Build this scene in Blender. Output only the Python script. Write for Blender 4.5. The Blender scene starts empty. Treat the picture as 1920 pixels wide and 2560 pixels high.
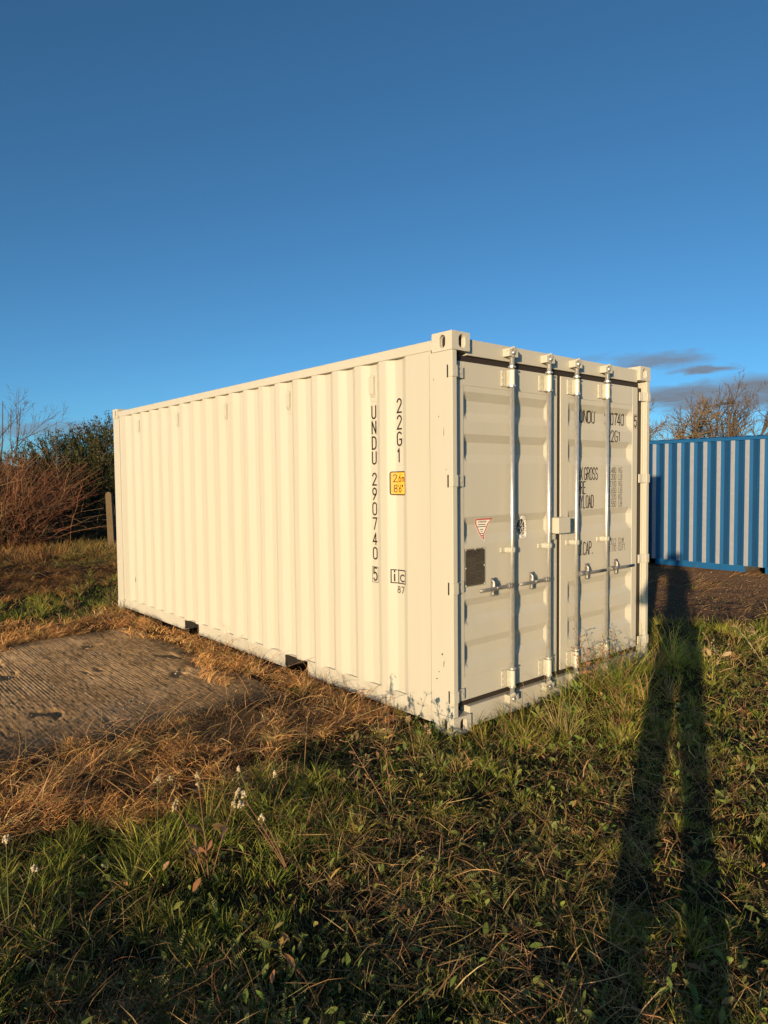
import bpy, bmesh, math, random
import numpy as np
from mathutils import Matrix, Vector

random.seed(7)
RNG = np.random.default_rng(11)
sc = bpy.context.scene
COL = sc.collection

# ---------------------------------------------------------------- camera
CAM = Vector((-3.1506, -3.0152, 1.6644))
PITCH, YAW, ROLL, FPX = -0.0482663, 0.7072548, -0.0100319, 1715.08
_f = Vector((math.sin(YAW) * math.cos(PITCH), math.cos(YAW) * math.cos(PITCH), math.sin(PITCH)))
_r = Vector((math.cos(YAW), -math.sin(YAW), 0))
_u = _r.cross(_f)
_r2 = _r * math.cos(ROLL) + _u * math.sin(ROLL)
_u2 = -_r * math.sin(ROLL) + _u * math.cos(ROLL)
cam_d = bpy.data.cameras.new("camera")
cam_d.sensor_fit = 'HORIZONTAL'
cam_d.sensor_width = 36
cam_d.lens = 36 * FPX / 1920
cam_d.clip_start = 0.02
cam_d.clip_end = 6000
cam = bpy.data.objects.new("camera", cam_d)
COL.objects.link(cam)
cam.matrix_world = Matrix(((_r2.x, _u2.x, -_f.x, CAM.x), (_r2.y, _u2.y, -_f.y, CAM.y),
                           (_r2.z, _u2.z, -_f.z, CAM.z), (0, 0, 0, 1)))
sc.camera = cam

# ---------------------------------------------------------------- sun and sky
SUN_AZ, SUN_EL = math.radians(63.15), math.radians(6.04)   # light travels towards this azimuth
LX, LY = math.sin(SUN_AZ), math.cos(SUN_AZ)
sun_d = bpy.data.lights.new("sun", 'SUN')
sun_d.energy = 5.0
sun_d.angle = math.radians(0.53)
sun_d.color = (1.0, 0.76, 0.46)
sun = bpy.data.objects.new("sun", sun_d)
COL.objects.link(sun)
sun.location = (-20, -12, 12)
sun.rotation_euler = Vector((LX * math.cos(SUN_EL), LY * math.cos(SUN_EL), -math.sin(SUN_EL))).to_track_quat('-Z', 'Y').to_euler()

world = bpy.data.worlds.new("World")
sc.world = world
world.use_nodes = True
wn, wl = world.node_tree.nodes, world.node_tree.links
wn.clear()
def wnode(t, **k):
    n = wn.new(t)
    for a, b in k.items(): setattr(n, a, b)
    return n
def wmath(op, a, b=None, c=None, clamp=False):
    n = wnode('ShaderNodeMath', operation=op, use_clamp=clamp)
    for i, v in enumerate((a, b, c)):
        if v is None: continue
        if isinstance(v, (int, float)): n.inputs[i].default_value = v
        else: wl.new(v, n.inputs[i])
    return n.outputs[0]
sky = wnode('ShaderNodeTexSky', sky_type='NISHITA')
sky.sun_disc = False
sky.sun_elevation = SUN_EL
sky.sun_rotation = SUN_AZ + math.pi        # the sun stands opposite to where its light travels
sky.altitude = 0
sky.air_density = 0.5
sky.dust_density = 0.8
sky.ozone_density = 3.2
tc = wnode('ShaderNodeTexCoord')
sep = wnode('ShaderNodeSeparateXYZ')
wl.new(tc.outputs['Generated'], sep.inputs[0])
el = wmath('MULTIPLY', wmath('ARCSINE', sep.outputs[2]), 57.2958)
az = wmath('MULTIPLY', wmath('ARCTAN2', sep.outputs[0], sep.outputs[1]), 57.2958)
cmb = wnode('ShaderNodeCombineXYZ')
wl.new(wmath('MULTIPLY', az, 0.28), cmb.inputs[0]); wl.new(wmath('MULTIPLY', el, 1.1), cmb.inputs[1])
nz = wnode('ShaderNodeTexNoise'); nz.inputs['Scale'].default_value = 1.0; nz.inputs['Detail'].default_value = 7; nz.inputs['Roughness'].default_value = 0.62
wl.new(cmb.outputs[0], nz.inputs['Vector'])
warp = wmath('SUBTRACT', nz.outputs['Fac'], 0.5)
elw = wmath('ADD', el, wmath('MULTIPLY', warp, 1.6))
azw = wmath('ADD', az, wmath('MULTIPLY', warp, 5.0))
# low cloud banks: azimuth, elevation, half-width, half-height in degrees, opacity
CLOUDS = [(62.5, 8.75, 3.6, 0.55, .8), (60.3, 8.95, 2.2, .5, .5), (65.6, 7.9, 2.3, .33, .95), (64.5, 6.2, 4.5, .75, .95),
          (70.0, 6.35, 4.8, 1.0, 1.0), (67.5, 5.5, 6.5, .8, .95), (74.5, 7.0, 4, .9, .9), (83, 6.4, 6, .8, .85), (95, 7.4, 7, .7, .8), (112, 6, 8, .8, .8),
          (14.5, 4.0, 6.5, .5, .55), (5, 4.6, 6, .6, .6), (-12, 5.2, 8, .6, .6), (-40, 5, 9, .7, .7), (140, 5.5, 9, .7, .7), (57.5, 9.3, 1.4, .3, .3)]
tot = None
for (ca, ce, ra, re, op) in CLOUDS:
    dx = wmath('DIVIDE', wmath('SUBTRACT', azw, ca), ra)
    dy = wmath('DIVIDE', wmath('SUBTRACT', elw, ce), re)
    dd = wmath('SQRT', wmath('ADD', wmath('MULTIPLY', dx, dx), wmath('MULTIPLY', dy, dy)))
    m = wmath('MULTIPLY', wmath('DIVIDE', wmath('SUBTRACT', 1.25, dd), 0.75, clamp=True), op)
    tot = m if tot is None else wmath('MAXIMUM', tot, m)
tot = wmath('MULTIPLY', tot, wmath('ADD', 0.55, wmath('MULTIPLY', nz.outputs['Fac'], 0.8)), clamp=True)
hs = wnode('ShaderNodeHueSaturation')
hs.inputs['Saturation'].default_value = 1.0
wl.new(sky.outputs[0], hs.inputs['Color'])
mix = wnode('ShaderNodeMix', data_type='RGBA')
wb = wnode('ShaderNodeMix', data_type='RGBA', blend_type='MULTIPLY')      # white balance of the sky as a whole
wb.inputs[0].default_value = 1.0; wb.inputs[7].default_value = (1.05, 1.30, 1.10, 1)
wl.new(hs.outputs[0], wb.inputs[6])
wl.new(tot, mix.inputs[0]); wl.new(wb.outputs[2], mix.inputs[6])
mix.inputs[7].default_value = (1.15, 1.35, 1.66, 1)
bg = wnode('ShaderNodeBackground')
bg.inputs["Strength"].default_value = 0.119
wl.new(mix.outputs[2], bg.inputs['Color'])
wo = wnode('ShaderNodeOutputWorld')
wl.new(bg.outputs[0], wo.inputs['Surface'])

sc.view_settings.view_transform = 'Standard'
sc.view_settings.look = 'None'
sc.view_settings.exposure = 0.5
sc.view_settings.gamma = 1.0
sc.view_settings.use_curve_mapping = False
sc.cycles.max_bounces = 6
sc.cycles.diffuse_bounces = 3
sc.cycles.transparent_max_bounces = 4

# ---------------------------------------------------------------- materials
def material(name, base, rough=.6, metal=0., spec=.4, vary=None, scale=6., detail=5, bump=0., bscale=60., stretch=(1, 1, 1),
             wear=None, wear_scale=9., wear_at=.62, wear_soft=.06, attr=None, coords='Object', drough=1.0):
    m = bpy.data.materials.new(name)
    m.use_nodes = True
    N, K = m.node_tree.nodes, m.node_tree.links
    b = N['Principled BSDF']
    b.inputs['Base Color'].default_value = (*base, 1)
    b.inputs['Roughness'].default_value = rough
    b.inputs['Metallic'].default_value = metal
    b.inputs['Diffuse Roughness'].default_value = drough
    b.inputs['Specular IOR Level'].default_value = spec
    t = N.new('ShaderNodeTexCoord'); mp = N.new('ShaderNodeMapping'); mp.inputs['Scale'].default_value = stretch
    K.new(t.outputs[coords], mp.inputs[0])
    col = None
    if attr:
        a = N.new('ShaderNodeAttribute'); a.attribute_name = attr
        col = a.outputs['Color']
    if vary:
        n = N.new('ShaderNodeTexNoise'); n.inputs['Scale'].default_value = scale; n.inputs['Detail'].default_value = detail
        n.inputs['Roughness'].default_value = .65
        K.new(mp.outputs[0], n.inputs['Vector'])
        r = N.new('ShaderNodeMapRange'); r.inputs[1].default_value = .3; r.inputs[2].default_value = .7
        K.new(n.outputs['Fac'], r.inputs[0])
        x = N.new('ShaderNodeMix'); x.data_type = 'RGBA'
        K.new(r.outputs[0], x.inputs[0])
        if col is not None:
            x.blend_type = 'MULTIPLY'; K.new(col, x.inputs[6])
        else: x.inputs[6].default_value = (*base, 1)
        x.inputs[7].default_value = (*vary, 1)
        col = x.outputs[2]
    if wear:
        n = N.new('ShaderNodeTexNoise'); n.inputs['Scale'].default_value = wear_scale; n.inputs['Detail'].default_value = 8
        n.inputs['Roughness'].default_value = .7
        K.new(mp.outputs[0], n.inputs['Vector'])
        r = N.new('ShaderNodeMapRange'); r.inputs[1].default_value = wear_at; r.inputs[2].default_value = wear_at + wear_soft
        K.new(n.outputs['Fac'], r.inputs[0])
        x = N.new('ShaderNodeMix'); x.data_type = 'RGBA'
        K.new(r.outputs[0], x.inputs[0])
        if col is not None: K.new(col, x.inputs[6])
        else: x.inputs[6].default_value = (*base, 1)
        x.inputs[7].default_value = (*wear, 1)
        col = x.outputs[2]
    if col is not None: K.new(col, b.inputs['Base Color'])
    if bump:
        n = N.new('ShaderNodeTexNoise'); n.inputs['Scale'].default_value = bscale; n.inputs['Detail'].default_value = 4
        K.new(mp.outputs[0], n.inputs['Vector'])
        bp = N.new('ShaderNodeBump'); bp.inputs['Strength'].default_value = bump; bp.inputs['Distance'].default_value = .01
        K.new(n.outputs['Fac'], bp.inputs['Height']); K.new(bp.outputs[0], b.inputs['Normal'])
    return m

CREAM = (.455, .423, .362)
M = {}
M['cream'] = material('cream_paint', CREAM, drough=.2, rough=.42, spec=.35, vary=(.435, .402, .332), scale=2.2, stretch=(1.6, 1.6, .12), detail=9, bump=.07, bscale=6, wear=(.37, .32, .24), wear_scale=26, wear_at=.735, wear_soft=.05)
M['cream_worn'] = material('cream_paint_worn', CREAM, drough=.2, rough= .45, spec=.35, vary=(.45, .418, .345), scale=5, bump=.05, bscale=20, wear=(.20, .10, .05), wear_scale=19, wear_at=.635, wear_soft=.04)
M['cream_dirty'] = material('cream_paint_scuffed', CREAM, drough=.2, rough= .5, spec=.3, vary=(.40, .365, .295), scale=4, bump=.05, bscale=20, wear=(.24, .18, .12), wear_scale=30, wear_at=.69, wear_soft=.05)
M['steel'] = material('galvanised_steel', (.66, .64, .60), .33, metal=.75, vary=(.52, .50, .47), scale=30, bump=.05, bscale=80)
M['steel_dark'] = material('grey_forged_steel', (.36, .34, .31), .45, metal=.75, vary=(.27, .25, .23), scale=30, bump=.1, bscale=60)
M['bracket'] = material('galvanised_bracket', (.52, .49, .42), .5, metal=.35, drough=.3, vary=(.44, .41, .34), scale=30)
M['rubber'] = material('black_rubber_gasket', (.022, .016, .012), .55, spec=.35)
M['dark'] = material('hole_shade', (.015, .013, .011), .8)  # near-black hole floors: shade inside the corner castings put into the colour
M['under'] = material('dark_undercoat', (.05, .045, .04), .8, vary=(.03, .025, .02))
M['ink'] = material('black_lettering', (.018, .012, .010), .55, spec=.3)
M['plate'] = material('grey_brown_plate', (.075, .065, .05), .5, metal=.3, vary=(.06, .05, .04), scale=20)
M['yellow'] = material('yellow_sign', (.66, .36, .047), .5)
M['red'] = material('red_print', (.36, .02, .02), .5)
M['white'] = material('white_print', (.60, .57, .52), .5)
M['blue'] = material('blue_paint', (.009, .088, .235), .75, drough=.1, spec=.15, vary=(.008, .076, .2), scale=3, stretch=(1, 1, .3), wear=(.02, .09, .2), wear_scale=20, wear_at=.7)
M['navy'] = material('dark_blue_inner_flats', (.007, .046, .125), .75, drough=.1, spec=.15, vary=(.006, .04, .108), scale=3, stretch=(1, 1, .3))  # darker blue on the inner flats of the side pressings
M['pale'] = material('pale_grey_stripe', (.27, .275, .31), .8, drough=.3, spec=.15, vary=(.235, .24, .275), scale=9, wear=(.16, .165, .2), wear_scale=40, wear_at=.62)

# ---------------------------------------------------------------- mesh helpers
class MB:
    """Collects shapes into one mesh object."""
    def __init__(s): s.v, s.f, s.m = [], [], []
    def add(s, vs, fs, mi=0):
        o = len(s.v); s.v += [tuple(v) for v in vs]
        s.f += [tuple(i + o for i in f) for f in fs]; s.m += [mi] * len(fs)
    def box(s, x0, x1, y0, y1, z0, z1, mi=0):
        v = [(x0, y0, z0), (x1, y0, z0), (x1, y1, z0), (x0, y1, z0), (x0, y0, z1), (x1, y0, z1), (x1, y1, z1), (x0, y1, z1)]
        s.add(v, [(0, 3, 2, 1), (4, 5, 6, 7), (0, 1, 5, 4), (1, 2, 6, 5), (2, 3, 7, 6), (3, 0, 4, 7)], mi)
    def prism(s, poly, fn, a, b, mi=0):
        """poly: 2-D outline; fn(p, t) -> 3-D point; extruded from a to b."""
        n = len(poly)
        v = [fn(p, a) for p in poly] + [fn(p, b) for p in poly]
        s.add(v, [tuple(range(n))[::-1], tuple(range(n, 2 * n))] + [(i, (i + 1) % n, n + (i + 1) % n, n + i) for i in range(n)], mi)
    def tube(s, pts, rad, n=10, mi=0, cap=True, flat=None):
        pts = [Vector(p) for p in pts]
        if not hasattr(rad, '__len__'): rad = [rad] * len(pts)
        rings = []
        up = Vector((0, 0, 1))
        for i, p in enumerate(pts):
            d = (pts[min(i + 1, len(pts) - 1)] - pts[max(i - 1, 0)]).normalized()
            a = d.cross(up)
            if a.length < .2: a = d.cross(Vector((1, 0, 0)))
            a.normalize(); b = a.cross(d)
            fa, fb = flat if flat else (1, 1)
            rings.append([p + a * (math.cos(2 * math.pi * k / n) * rad[i] * fa) + b * (math.sin(2 * math.pi * k / n) * rad[i] * fb) for k in range(n)])
        v = [q for r in rings for q in r]
        f = [(i * n + k, i * n + (k + 1) % n, (i + 1) * n + (k + 1) % n, (i + 1) * n + k) for i in range(len(pts) - 1) for k in range(n)]
        if cap: f += [tuple(range(n))[::-1], tuple((len(pts) - 1) * n + k for k in range(n))]
        s.add(v, f, mi)
    def grid(s, P, mi=0, flip=False):
        """P: array (a, b, 3)"""
        a, b = P.shape[:2]
        f = []
        for i in range(a - 1):
            for j in range(b - 1):
                q = (i * b + j, (i + 1) * b + j, (i + 1) * b + j + 1, i * b + j + 1)
                f.append(q[::-1] if flip else q)
        s.add(P.reshape(-1, 3).tolist(), f, mi)
    def build(s, name, mats, parent=None, smooth=False, bevel=0., segs=2, loc=None):
        me = bpy.data.meshes.new(name)
        me.from_pydata(s.v, [], s.f)
        if not isinstance(mats, (list, tuple)): mats = [mats]
        for m in mats: me.materials.append(m)
        if len(mats) > 1: me.polygons.foreach_set('material_index', s.m)
        bm = bmesh.new(); bm.from_mesh(me); bmesh.ops.recalc_face_normals(bm, faces=bm.faces); bm.to_mesh(me); bm.free()
        if smooth: me.polygons.foreach_set('use_smooth', [True] * len(me.polygons))
        me.update()
        o = bpy.data.objects.new(name, me); COL.objects.link(o)
        if parent: o.parent = parent
        if loc: o.location = loc
        if bevel:
            b = o.modifiers.new('bevel', 'BEVEL'); b.width = bevel; b.segments = segs; b.limit_method = 'ANGLE'; b.angle_limit = math.radians(35)
        return o
def tag(o, label=None, cat=None, group=None, kind=None):
    for k, v in (('label', label), ('category', cat), ('group', group), ('kind', kind)):
        if v: o[k] = v
    return o
def empty(name, loc=(0, 0, 0), rz=0.):
    o = bpy.data.objects.new(name, None); COL.objects.link(o)
    o.location = loc; o.rotation_euler = (0, 0, rz); o.empty_display_size = .3
    return o
def raw_mesh(name, V, F, mats, parent=None, cols=None, smooth=False, fm=None):
    """V (n,3), F (m,3) or (m,4) numpy arrays -> object, fast."""
    me = bpy.data.meshes.new(name)
    k = F.shape[1]
    me.vertices.add(len(V)); me.vertices.foreach_set('co', np.ascontiguousarray(V, np.float32).ravel())
    me.loops.add(F.size); me.loops.foreach_set('vertex_index', np.ascontiguousarray(F, np.int32).ravel())
    me.polygons.add(len(F))
    me.polygons.foreach_set('loop_start', np.arange(0, F.size, k, dtype=np.int32))
    me.polygons.foreach_set('loop_total', np.full(len(F), k, np.int32))
    if smooth: me.polygons.foreach_set('use_smooth', np.ones(len(F), bool))
    if not isinstance(mats, (list, tuple)): mats = [mats]
    for m in mats: me.materials.append(m)
    if fm is not None: me.polygons.foreach_set('material_index', np.ascontiguousarray(fm, np.int32))
    if cols is not None:
        a = me.color_attributes.new('tint', 'FLOAT_COLOR', 'POINT')
        c = np.ones((len(V), 4), np.float32); c[:, :3] = cols
        a.data.foreach_set('color', c.ravel())
    me.update(calc_edges=True)
    o = bpy.data.objects.new(name, me); COL.objects.link(o)
    if parent: o.parent = parent
    return o

# ---------------------------------------------------------------- stroke lettering
def arc(cx, cy, rx, ry, a0, a1, n=9):
    return [(cx + rx * math.cos(math.radians(a0 + (a1 - a0) * i / n)), cy + ry * math.sin(math.radians(a0 + (a1 - a0) * i / n))) for i in range(n + 1)]
def oval(cx, cy, rx, ry): return arc(cx, cy, rx, ry, 90, 450, 20)
O_ = arc(.5, .76, .5, .24, 180, 0) + arc(.5, .24, .5, .24, 0, -180) + [(0, .76)]
GL = {
 'U': [[(0, 1)] + arc(.5, .24, .5, .24, 180, 360) + [(1, 1)]],
 'N': [[(0, 0), (0, 1), (1, 0), (1, 1)]],
 'D': [[(0, 0), (0, 1), (.45, 1)] + arc(.45, .72, .55, .28, 90, 0) + arc(.45, .28, .55, .28, 0, -90) + [(0, 0)]],
 'O': [O_], '0': [O_],
 'Q': [O_],
 '1': [[(.15, .80), (.55, 1), (.55, 0)]],
 '2': [arc(.5, .74, .48, .26, 170, -35) + [(.02, 0), (1, 0)]],
 '3': [arc(.47, .75, .47, .25, 160, -80) + arc(.47, .25, .5, .25, 80, -160)],
 '4': [[(1, .26), (0, .26), (.7, 1), (.7, 0)]],
 '5': [[(.92, 1), (.1, 1), (.06, .55)] + arc(.47, .32, .5, .32, 125, -150)],
 '6': [[(.8, 1), (.12, .5)] + arc(.5, .29, .48, .29, 150, -210, 18)],
 '7': [[(0, 1), (1, 1), (.35, 0)]],
 '8': [oval(.5, .76, .42, .24), oval(.5, .27, .5, .27)],
 '9': [[(.2, 0), (.9, .5)] + arc(.5, .71, .48, .29, -30, 330, 18)],
 'G': [arc(.5, .74, .5, .26, 30, 180) + arc(.5, .26, .5, .26, 180, 360) + [(1, .46), (.55, .46)]],
 'C': [arc(.5, .74, .5, .26, 25, 180) + arc(.5, .26, .5, .26, 180, 335)],
 'M': [[(0, 0), (0, 1), (.5, .35), (1, 1), (1, 0)]],
 'A': [[(0, 0), (.5, 1), (1, 0)], [(.17, .33), (.83, .33)]],
 'X': [[(0, 0), (1, 1)], [(0, 1), (1, 0)]],
 'R': [[(0, 0), (0, 1), (.5, 1)] + arc(.5, .76, .48, .24, 90, -90) + [(0, .52)], [(.5, .52), (1, 0)]],
 'S': [arc(.5, .75, .47, .25, 20, 250) + arc(.5, .25, .48, .25, 70, -160)],
 'T': [[(0, 1), (1, 1)], [(.5, 1), (.5, 0)]],
 'E': [[(.95, 1), (0, 1), (0, 0), (.95, 0)], [(0, .52), (.8, .52)]],
 'P': [[(0, 0), (0, 1), (.5, 1)] + arc(.5, .75, .48, .25, 90, -90) + [(0, .5)]],
 'Y': [[(0, 1), (.5, .45), (1, 1)], [(.5, .45), (.5, 0)]],
 'L': [[(0, 1), (0, 0), (.9, 0)]],
 'K': [[(0, 0), (0, 1)], [(.95, 1), (0, .4)], [(.3, .58), (1, 0)]],
 'B': [[(0, 0), (0, 1), (.5, 1)] + arc(.5, .77, .43, .23, 90, -90) + [(0, .54)], [(.5, .54)] + arc(.5, .27, .5, .27, 90, -90) + [(0, 0)]],
 'F': [[(.95, 1), (0, 1), (0, 0)], [(0, .52), (.8, .52)]],
 'V': [[(0, 1), (.5, 0), (1, 1)]],
 'I': [[(.5, 0), (.5, 1)]],
 'i': [[(.5, 0), (.5, .62)], [(.5, .84), (.5, .93)]],
 'c': [arc(.55, .31, .5, .31, 45, 315, 14)],
 'm': [[(0, 0), (0, .62)], [(0, .45)] + arc(.25, .42, .25, .2, 180, 0) + [(.5, 0)], [(.5, .42)] + arc(.75, .42, .25, .2, 180, 0) + [(1, 0)]],
 '.': [[(.4, 0), (.4, .07)]], ',': [[(.45, .08), (.3, -.10)]], "'": [[(.5, 1), (.45, .74)]], '"': [[(.3, 1), (.28, .74)], [(.75, 1), (.7, .74)]],
 ' ': []}
NARROW = {'.': .35, ',': .35, "'": .4, '"': .6, 'i': .5, 'I': .5, '1': .7}
def strokes_to(mb, polys, thick, fn, step=.014, mi=0):
    """2-D polylines (metres) as flat ribbons, mapped onto a surface by fn(u, v)."""
    for P in polys:
        Q = [P[0]]
        for a, b in zip(P[:-1], P[1:]):
            d = math.hypot(b[0] - a[0], b[1] - a[1]); k = max(1, int(d / step + .99))
            for i in range(1, k + 1): Q.append((a[0] + (b[0] - a[0]) * i / k, a[1] + (b[1] - a[1]) * i / k))
        Q = [q for i, q in enumerate(Q) if i == 0 or math.hypot(q[0] - Q[i - 1][0], q[1] - Q[i - 1][1]) > 1e-5]
        if len(Q) < 2: continue
        closed = math.hypot(Q[0][0] - Q[-1][0], Q[0][1] - Q[-1][1]) < 1e-4
        n = len(Q); L, R = [], []
        for i, q in enumerate(Q):
            a = Q[i - 1] if i > 0 else (Q[-2] if closed else None)
            b = Q[i + 1] if i < n - 1 else (Q[1] if closed else None)
            def nrm(p, r):
                d = math.hypot(r[0] - p[0], r[1] - p[1]) or 1e-9
                return (-(r[1] - p[1]) / d, (r[0] - p[0]) / d)
            n1 = nrm(a, q) if a else nrm(q, b); n2 = nrm(q, b) if b else n1
            mx, my = n1[0] + n2[0], n1[1] + n2[1]; ml = math.hypot(mx, my)
            if ml < .3: mx, my, ml = n1[0], n1[1], 1.
            mx /= ml; my /= ml
            k = min(1.8, 1 / max(.3, mx * n1[0] + my * n1[1])) * thick / 2
            ex = 0
            if not closed and (i == 0 or i == n - 1):
                t = (n1[1], -n1[0]) if i == n - 1 else (-n2[1], n2[0])
                ex = thick * .35; q = (q[0] + t[0] * ex, q[1] + t[1] * ex)
            L.append(fn(q[0] + mx * k, q[1] + my * k)); R.append(fn(q[0] - mx * k, q[1] - my * k))
        mb.add(L + R, [(i, i + 1, n + i + 1, n + i) for i in range(n - 1)], mi)
def text_polys(s, u, v, h, w, gap):
    out = []
    for ch in s:
        cw = w * NARROW.get(ch, 1.)
        for P in GL.get(ch, []): out.append([(u + x * cw, v + y * h) for x, y in P])
        u += cw + gap
    return out, u - gap
def fill_to(mb, poly, fn, mi=0, rows=14, K=6):
    """fill a convex outline with horizontal strips so that it follows the surface"""
    vs = [p[1] for p in poly]; v0, v1 = min(vs), max(vs)
    def span(v):
        xs = []
        for a, b in zip(poly, poly[1:] + poly[:1]):
            if (a[1] - v) * (b[1] - v) <= 0 and abs(a[1] - b[1]) > 1e-9:
                xs.append(a[0] + (b[0] - a[0]) * (v - a[1]) / (b[1] - a[1]))
        return (min(xs), max(xs)) if xs else None
    L = []
    for i in range(rows + 1):
        v = v0 + (v1 - v0) * (i + (1e-4 if i == 0 else -1e-4 if i == rows else 0)) / rows
        sp = span(v)
        if sp: L.append([fn(sp[0] + (sp[1] - sp[0]) * k / K, v) for k in range(K + 1)])
    if len(L) > 1: mb.grid(np.array(L), mi)

# ---------------------------------------------------------------- shipping containers
CL, CW, CH = 6.058, 2.438, 2.591
PITCHC, OUT_END = .278, .725            # corrugation pitch; far end of an outer flat
X_OUT, X_IN = .012, .048
def side_profile(y0=.20, y1=5.86, pitch=PITCHC, out_end=OUT_END):
    """(y, x, piece) corner points of the corrugated side, piece = 0 outer flat, 1 slope, 2 inner flat"""
    a, s = .072 * pitch / .278, .068 * pitch / .278
    pts = [(y0, X_OUT)]
    k = math.ceil((y0 + .12 - out_end) / pitch)
    while True:
        e = out_end + k * pitch
        if e + 2 * s + .07 * pitch / .278 > y1 - .12: break
        pts += [(e, X_OUT), (e + s, X_IN), (e + s + .07 * pitch / .278, X_IN), (e + 2 * s + .07 * pitch / .278, X_OUT)]
        k += 1
    pts.append((y1, X_OUT))
    return pts
SP = side_profile()
def side_x(y):
    for (a, xa), (b, xb) in zip(SP[:-1], SP[1:]):
        if a <= y <= b: return xa + (xb - xa) * (y - a) / (b - a)
    return X_OUT
def chamfer(pts, c=.006):
    out = [pts[0]]
    for p, q, r in zip(pts[:-2], pts[1:-1], pts[2:]):
        for e in (p, r):
            d = math.hypot(e[0] - q[0], e[1] - q[1]); t = min(.45, c / d)
            out.append((q[0] + (e[0] - q[0]) * t, q[1] + (e[1] - q[1]) * t))
    out.append(pts[-1])
    return out
def hole_face(mb, o, u, v, w, h, hc, hw, hh, depth, ndir, mi=0):
    """rectangle w x h from o along u, v with an upright slotted hole sunk by depth along -ndir"""
    o, u, v, nd = Vector(o), Vector(u), Vector(v), Vector(ndir)
    n = 24; rect, hole = [], []
    for k in range(n):
        a = 2 * math.pi * k / n; c, s_ = math.cos(a), math.sin(a)
        st = hh - hw
        hole.append((hc[0] + hw * c, hc[1] + (st if s_ > 0 else -st if s_ < -1e-6 else 0) + hw * s_))
        # point on the rectangle in the same direction
        tx = ((w - hc[0]) / c) if c > 1e-6 else ((-hc[0]) / c if c < -1e-6 else 1e9)
        ty = ((h - hc[1]) / s_) if s_ > 1e-6 else ((-hc[1]) / s_ if s_ < -1e-6 else 1e9)
        t = min(tx, ty); rect.append((hc[0] + c * t, hc[1] + s_ * t))
    # snap the nearest rectangle points to the corners
    for cx, cy in ((0, 0), (w, 0), (w, h), (0, h)):
        j = min(range(n), key=lambda i: (rect[i][0] - cx) ** 2 + (rect[i][1] - cy) ** 2); rect[j] = (cx, cy)
    P = lambda q, d=0: o + u * q[0] + v * q[1] - nd * d
    vs = [P(q) for q in rect] + [P(q) for q in hole] + [P(q, depth) for q in hole]
    fs = [(k, (k + 1) % n, n + (k + 1) % n, n + k) for k in range(n)] + [(n + k, n + (k + 1) % n, 2 * n + (k + 1) % n, 2 * n + k) for k in range(n)]
    mb.add(vs, fs, mi)
    mb.add([P(q, depth) for q in hole], [tuple(range(n))], 1)
def fitting(root, mats, fx, fy, top):
    """corner casting; fx, fy = which corner"""
    sx, sy, sz = .162, .178, .118
    mb = MB()
    x0, x1 = (-.003, sx) if not fx else (CW - sx, CW + .003)
    y0, y1 = (-.003, sy) if not fy else (CL - sy, CL + .003)
    z0, z1 = (CH - sz, CH) if top else (0, sz)
    xs = x0 if not fx else x1; ys = y0 if not fy else y1
    hole_face(mb, (xs, y0, z0), (0, 1, 0), (0, 0, 1), y1 - y0, sz, ((.089 if not fy else y1 - y0 - .089), sz / 2), .0255, .04, .03, (-1 if not fx else 1, 0, 0))
    hole_face(mb, (x0, ys, z0), (1, 0, 0), (0, 0, 1), x1 - x0, sz, ((.092 if not fx else x1 - x0 - .092), sz / 2), .0255, .04, .03, (0, -1 if not fy else 1, 0))
    xo = x1 if not fx else x0; yo = y1 if not fy else y0
    mb.add([(xo, y0, z0), (xo, y1, z0), (xo, y1, z1), (xo, y0, z1)], [(0, 1, 2, 3)])
    mb.add([(x0, yo, z0), (x1, yo, z0), (x1, yo, z1), (x0, yo, z1)], [(0, 1, 2, 3)])
    for z in (z0, z1): mb.add([(x0, y0, z), (x1, y0, z), (x1, y1, z), (x0, y1, z)], [(0, 1, 2, 3)])
    bm_fix = mb.build('corner_fitting', mats, root)
    bm = bmesh.new(); bm.from_mesh(bm_fix.data); bmesh.ops.remove_doubles(bm, verts=bm.verts, dist=1e-5)
    bmesh.ops.recalc_face_normals(bm, faces=bm.faces); bm.to_mesh(bm_fix.data); bm.free()
    b = bm_fix.modifiers.new('bevel', 'BEVEL'); b.width = .007; b.segments = 2; b.limit_method = 'ANGLE'; b.angle_limit = math.radians(40)
    return bm_fix

def noise1(a, b, seed=0):
    return math.sin(a * 3.1 + seed) * math.cos(b * 2.3 + seed * 1.7) * .6 + math.sin(a * 7.3 + b * 4.1 + seed * .6) * .4

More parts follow.
